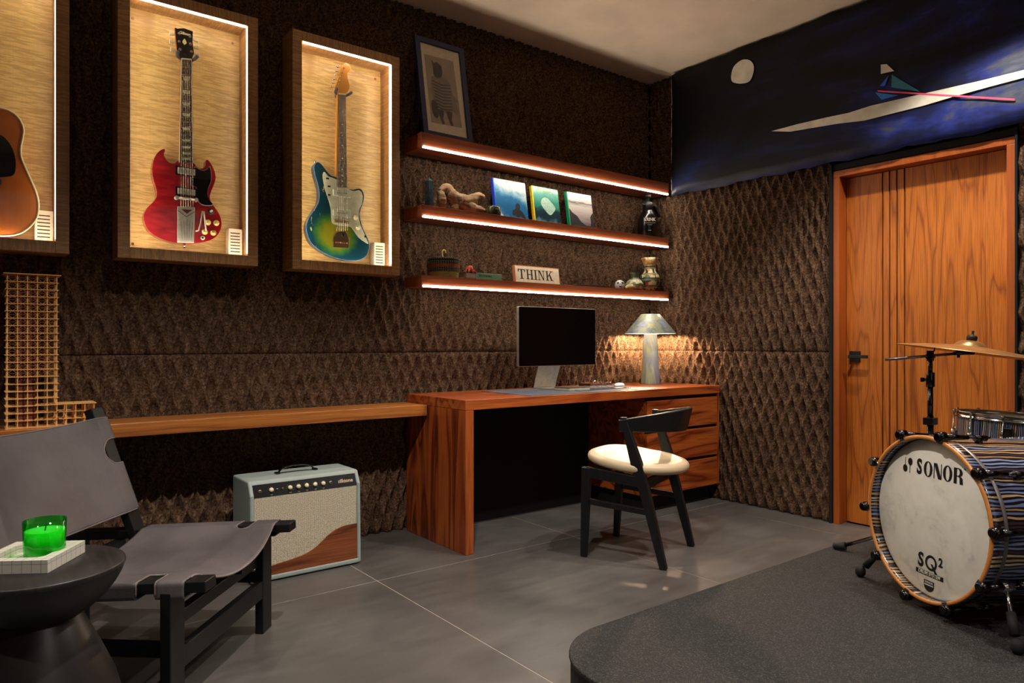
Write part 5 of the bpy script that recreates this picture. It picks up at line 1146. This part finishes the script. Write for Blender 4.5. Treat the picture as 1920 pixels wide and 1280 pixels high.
for k in range(10):
    a = R(5+36*k); rad_ = Vector((0, math.cos(a), math.sin(a))); tan_ = Vector((0,-math.sin(a),math.cos(a)))
    c0 = Vector((0,0,ZC))+rad_*(Rr+0.012)
    b = MB(); b.cyl(c0+Vector((0.014,0,0)), c0+Vector((-0.012,0,0)), 0.0165, 0.0185, 20); b.cyl(c0+Vector((0.018,0,0)), c0+Vector((0.013,0,0)), 0.012, 0.0165, 20)
    cw = b.build('claw', DARKCHROME, bd)
    MB().add([c0+rad_*r_+tan_*t_+Vector((x_,0,0)) for x_ in (0.0045,-0.020) for r_ in (-0.024,0.004) for t_ in (-0.011,0.011)], [(0,1,3,2),(4,6,7,5),(0,4,5,1),(2,3,7,6),(0,2,6,4),(1,5,7,3)]).build('claw_hook', plain((150,146,140),0.2,1.0,name='bright_steel'), cw, bevel=0.002)
    MB().cyl(c0+Vector((-0.012,0,0)), c0+Vector((-0.105,0,0)), 0.0115, 0.007, 14).cyl(c0+Vector((-0.10,0,0)), c0+Vector((-0.19,0,0)), 0.0035, seg=8).build('tension_rod', DARKCHROME, cw)
    MB().cyl(c0+Vector((-0.150,0,0))-rad_*0.02, c0+Vector((-0.150,0,0))+rad_*0.004, 0.013, 0.009, 14).cyl(c0+Vector((-0.13,0,0))-rad_*0.002, c0+Vector((-0.175,0,0))-rad_*0.002, 0.010, seg=12).build('lug', DARKCHROME, cw)
for s in (-1, 1):
    p0 = Vector((-0.075, s*0.262, 0.165)); p1 = Vector((-0.030, s*0.352, 0.018)); d_ = p1-p0
    sp = MB().cyl(p0-d_*0.1, p0+d_*0.6, 0.0065, seg=12).cyl(p0-Vector((0.02,0,0)), p0+Vector((0.02,0,0.002)), 0.016, seg=14).build('spur', CHROME, bd)
    MB().cyl(p0+d_*0.42, p0+d_*0.80, 0.013, 0.014, 14).lathe([(0,0.0),(0.012,0.0),(0.019,0.010),(0.019,0.026),(0.012,0.040),(0,0.042)], 16, T((p1.x,p1.y,0.004))).build('rubber_foot', RUBBER, sp)
# ------------------------------------------------------------------ snare drum on stand
sn = thing('snare_drum', 'shallow striped snare drum behind the bass drum', 'drum', (-0.51, -2.355, 0.562))
sn.rotation_euler = (R(2), R(2), 0)
sr = 0.174
MB().lathe([(sr,0.0),(sr,0.150)], 72).build('shell', SNS, sn)
for z in (0.145, -0.012):
    MB().lathe([(sr+0.010,z),(sr+0.004,z+0.004),(sr+0.004,z+0.020),(sr+0.009,z+0.024),(sr+0.001,z+0.024),(sr,z+0.002)], 72, closed=True).build('rim', CHROME, sn)
MB().lathe([(0,0.152),(sr,0.152)], 64).build('top_head', plain((196,186,160),0.4), sn)
MB().lathe([(0,0.0),(sr,0.0)], 48).build('bottom_head', plain((180,176,164),0.4), sn)
for k in range(10):
    a = 2*PI*k/10+0.25; u_ = Vector((math.cos(a), math.sin(a), 0)); c0 = u_*(sr+0.012)
    lg = MB().cyl(c0+Vector((0,0,0.006)), c0+Vector((0,0,0.162)), 0.003, seg=8).cyl(c0+Vector((0,0,0.158)), c0+Vector((0,0,0.174)), 0.006, seg=10).cyl(c0+Vector((0,0,0.055)), c0+Vector((0,0,0.095)), 0.008, seg=12).cyl(c0-u_*0.012+Vector((0,0,0.075)), c0+u_*0.006+Vector((0,0,0.075)), 0.009, seg=12)
    lg.build('lug', CHROME, sn)
a = R(200); c0 = Vector((math.cos(a), math.sin(a), 0))*(sr+0.02)
MB().cbox((c0.x,c0.y,0.09),(0.02,0.028,0.07)).cyl(c0+Vector((0,0,0.05)), c0+Vector((0,0,0.02)),0.006).build('strainer', DARKCHROME, sn, bevel=0.003)
ss = thing('snare_stand', 'chrome tripod stand holding the snare drum', 'stand', (-0.51, -2.355, 0.1002))
MB().cyl((0,0,0.05),(0,0,0.40),0.012).build('pole', CHROME, ss)
for k in range(3):
    a = 2*PI*k/3+0.3
    l_ = MB().tube([(0,0,0.24),(0.10*math.cos(a),0.10*math.sin(a),0.10),(0.20*math.cos(a),0.20*math.sin(a),0.014)],0.008).build('leg', CHROME, ss)
    MB().cyl((0.19*math.cos(a),0.19*math.sin(a),0.016),(0.22*math.cos(a),0.22*math.sin(a),0.013),0.013,seg=12).build('rubber_foot', RUBBER, l_)
    MB().tube([(0,0,0.40),(0.10*math.cos(a),0.10*math.sin(a),0.42),(0.18*math.cos(a),0.18*math.sin(a),0.445),(0.186*math.cos(a),0.186*math.sin(a),0.458)],0.006).build('basket_arm', CHROME, ss)

# ------------------------------------------------------------------ cymbal and stand
BASE = Vector((-0.751, -2.17, 0.1002))
cs_ = thing('cymbal_stand', 'chrome tripod boom stand carrying the cymbal', 'stand', tuple(BASE))
up_ = lambda z: Vector((0,0,z-BASE.z))
def wz(ypx, dep): return 1.02-(ypx-643)*dep/1324.5
MB().cyl(up_(0.12), up_(0.72), 0.0125, seg=16).build('lower_pole', DARKCHROME, cs_)
MB().cyl(up_(0.68), up_(0.86), 0.0105, seg=16).build('upper_pole', DARKCHROME, cs_)
MB().cyl(up_(0.84), up_(0.90), 0.016, seg=16).cyl(up_(0.87)+Vector((0,0,0)), up_(0.87)+Vector((-0.022,0.018,0)), 0.006, seg=10).cbox(up_(0.87)+Vector((-0.026,0.02,0)), (0.012,0.012,0.018)).build('height_clamp', DARKCHROME, cs_, bevel=0.001)
MB().cyl(up_(0.895), up_(0.955), 0.0085, seg=14).build('tilter_pole', DARKCHROME, cs_)
MB().cbox(up_(0.968), (0.022,0.020,0.042)).cyl(up_(0.965)+Vector((-0.016,0,0)), up_(0.965)+Vector((0.016,0,0)),0.014,seg=14).cyl(up_(0.985)+Vector((0.01,-0.01,0)), up_(1.005)+Vector((0.012,-0.012,0)),0.003,seg=8).build('boom_clamp', DARKCHROME, cs_, bevel=0.003)
MB().cbox(up_(0.700), (0.05,0.04,0.03)).build('pole_bracket', DARKCHROME, cs_, bevel=0.003)
for k in range(3):
    a = R(100+120*k)
    l_ = MB().tube([(0,0,0.30),(0.16*math.cos(a),0.16*math.sin(a),0.11),(0.35*math.cos(a),0.35*math.sin(a),0.016)],0.008,8).build('leg', CHROME, cs_)
    MB().cyl((0.33*math.cos(a),0.33*math.sin(a),0.022),(0.38*math.cos(a),0.38*math.sin(a),0.014),0.018,0.013,seg=12).build('rubber_foot', RUBBER, l_)
# camera-independent placement: boom runs from the wall side over the clamp towards the player side
clampw = BASE+up_(0.978)
cymc = Vector((-0.880, -2.555, 1.002))
bdir = Vector((cymc.x-clampw.x, cymc.y-clampw.y, 0)).normalized()
BOOMDIR = Vector((0.79,-0.61,0.06)).normalized()
b0 = clampw-Vector((0.79,-0.61,0))*0.185+Vector((0,0,-0.026)); b1 = clampw+Vector((0.79,-0.61,0))*0.165+Vector((0,0,0.004))
boom = MB().cyl(b0-BASE, b1-BASE, 0.0058, seg=12).build('boom_arm', plain((150,148,144),0.18,1.0,name='steel'), cs_)
CY = b1+Vector((0.0,0.0,0.022))
MB().cyl(b1-BASE-Vector((0.05,-0.04,0.002)), b1-BASE+Vector((0.01,-0.008,0)), 0.010, seg=12).cyl(b1-BASE, CY-BASE+Vector((0,0,0.03)), 0.005, seg=10).cyl(b1-BASE+Vector((-0.04,0.03,-0.005)), b1-BASE+Vector((-0.04,0.03,-0.022)),0.006,seg=8).build('tilter', DARKCHROME, cs_)
cy = thing('cymbal', 'large bronze ride cymbal tilted over the drums', 'cymbal', tuple(CY))
nrm = (Vector((0,0,1)) + Vector((0.79,-0.61,0))*0.13 + Vector((-0.61,-0.79,0))*0.05).normalized()
cy.rotation_mode = 'QUATERNION'; cy.rotation_quaternion = nrm.to_track_quat('Z','Y')
n = NT('hammered_bronze'); P = n.sep(n.tc()); rr_ = n.math('SQRT', n.math('ADD', n.math('MULTIPLY', P[0], P[0]), n.math('MULTIPLY', P[1], P[1])))
gv = n.math('SINE', n.math('MULTIPLY', rr_, 2600.0)); bl = n.noise(n.tc(), 14, 4)
n.col(n.ramp(bl, [(0.3, lin((176,124,70))), (0.7, lin((222,176,116)))])); n.p(metal=0.65, rough=0.3); n.bump(n.math('ADD', n.math('MULTIPLY', gv, 0.3), n.noise(n.tc(), 40, 2)), 0.12, 0.003)
prof = [(0.004,0.026),(0.02,0.0255),(0.04,0.020),(0.056,0.008),(0.062,0.003),(0.10,-0.001),(0.17,-0.008),(0.23,-0.016),(0.272,-0.024)]
MB().lathe(smooth_line(prof, 3, False), 96).build('bronze_disc', n.m, cy, solid=0.0014)
MB().lathe([(0.004,0.026),(0.018,0.027),(0.020,0.040),(0.016,0.048),(0.006,0.049),(0.004,0.06),(0.006,0.066),(0,0.068)], 20).build('felt_and_wing_nut', plain((18,18,18),0.6), cy)

# ------------------------------------------------------------------ groups of repeated things
GROUPS = {'display_case': 'lit guitar display cases on the cork wall', 'electric_guitar': 'electric guitars hanging in the cases', 'humidity_block': 'cream vented blocks in the cases',
          'wall_shelf': 'floating shelves over the desk', 'picture_book': 'picture books on the middle shelf', 'painted_vase': 'painted vases on the lowest shelf'}
for o in bpy.data.objects:
    if o.parent is None and o.name.split('.')[0] in GROUPS: o['group'] = GROUPS[o.name.split('.')[0]]
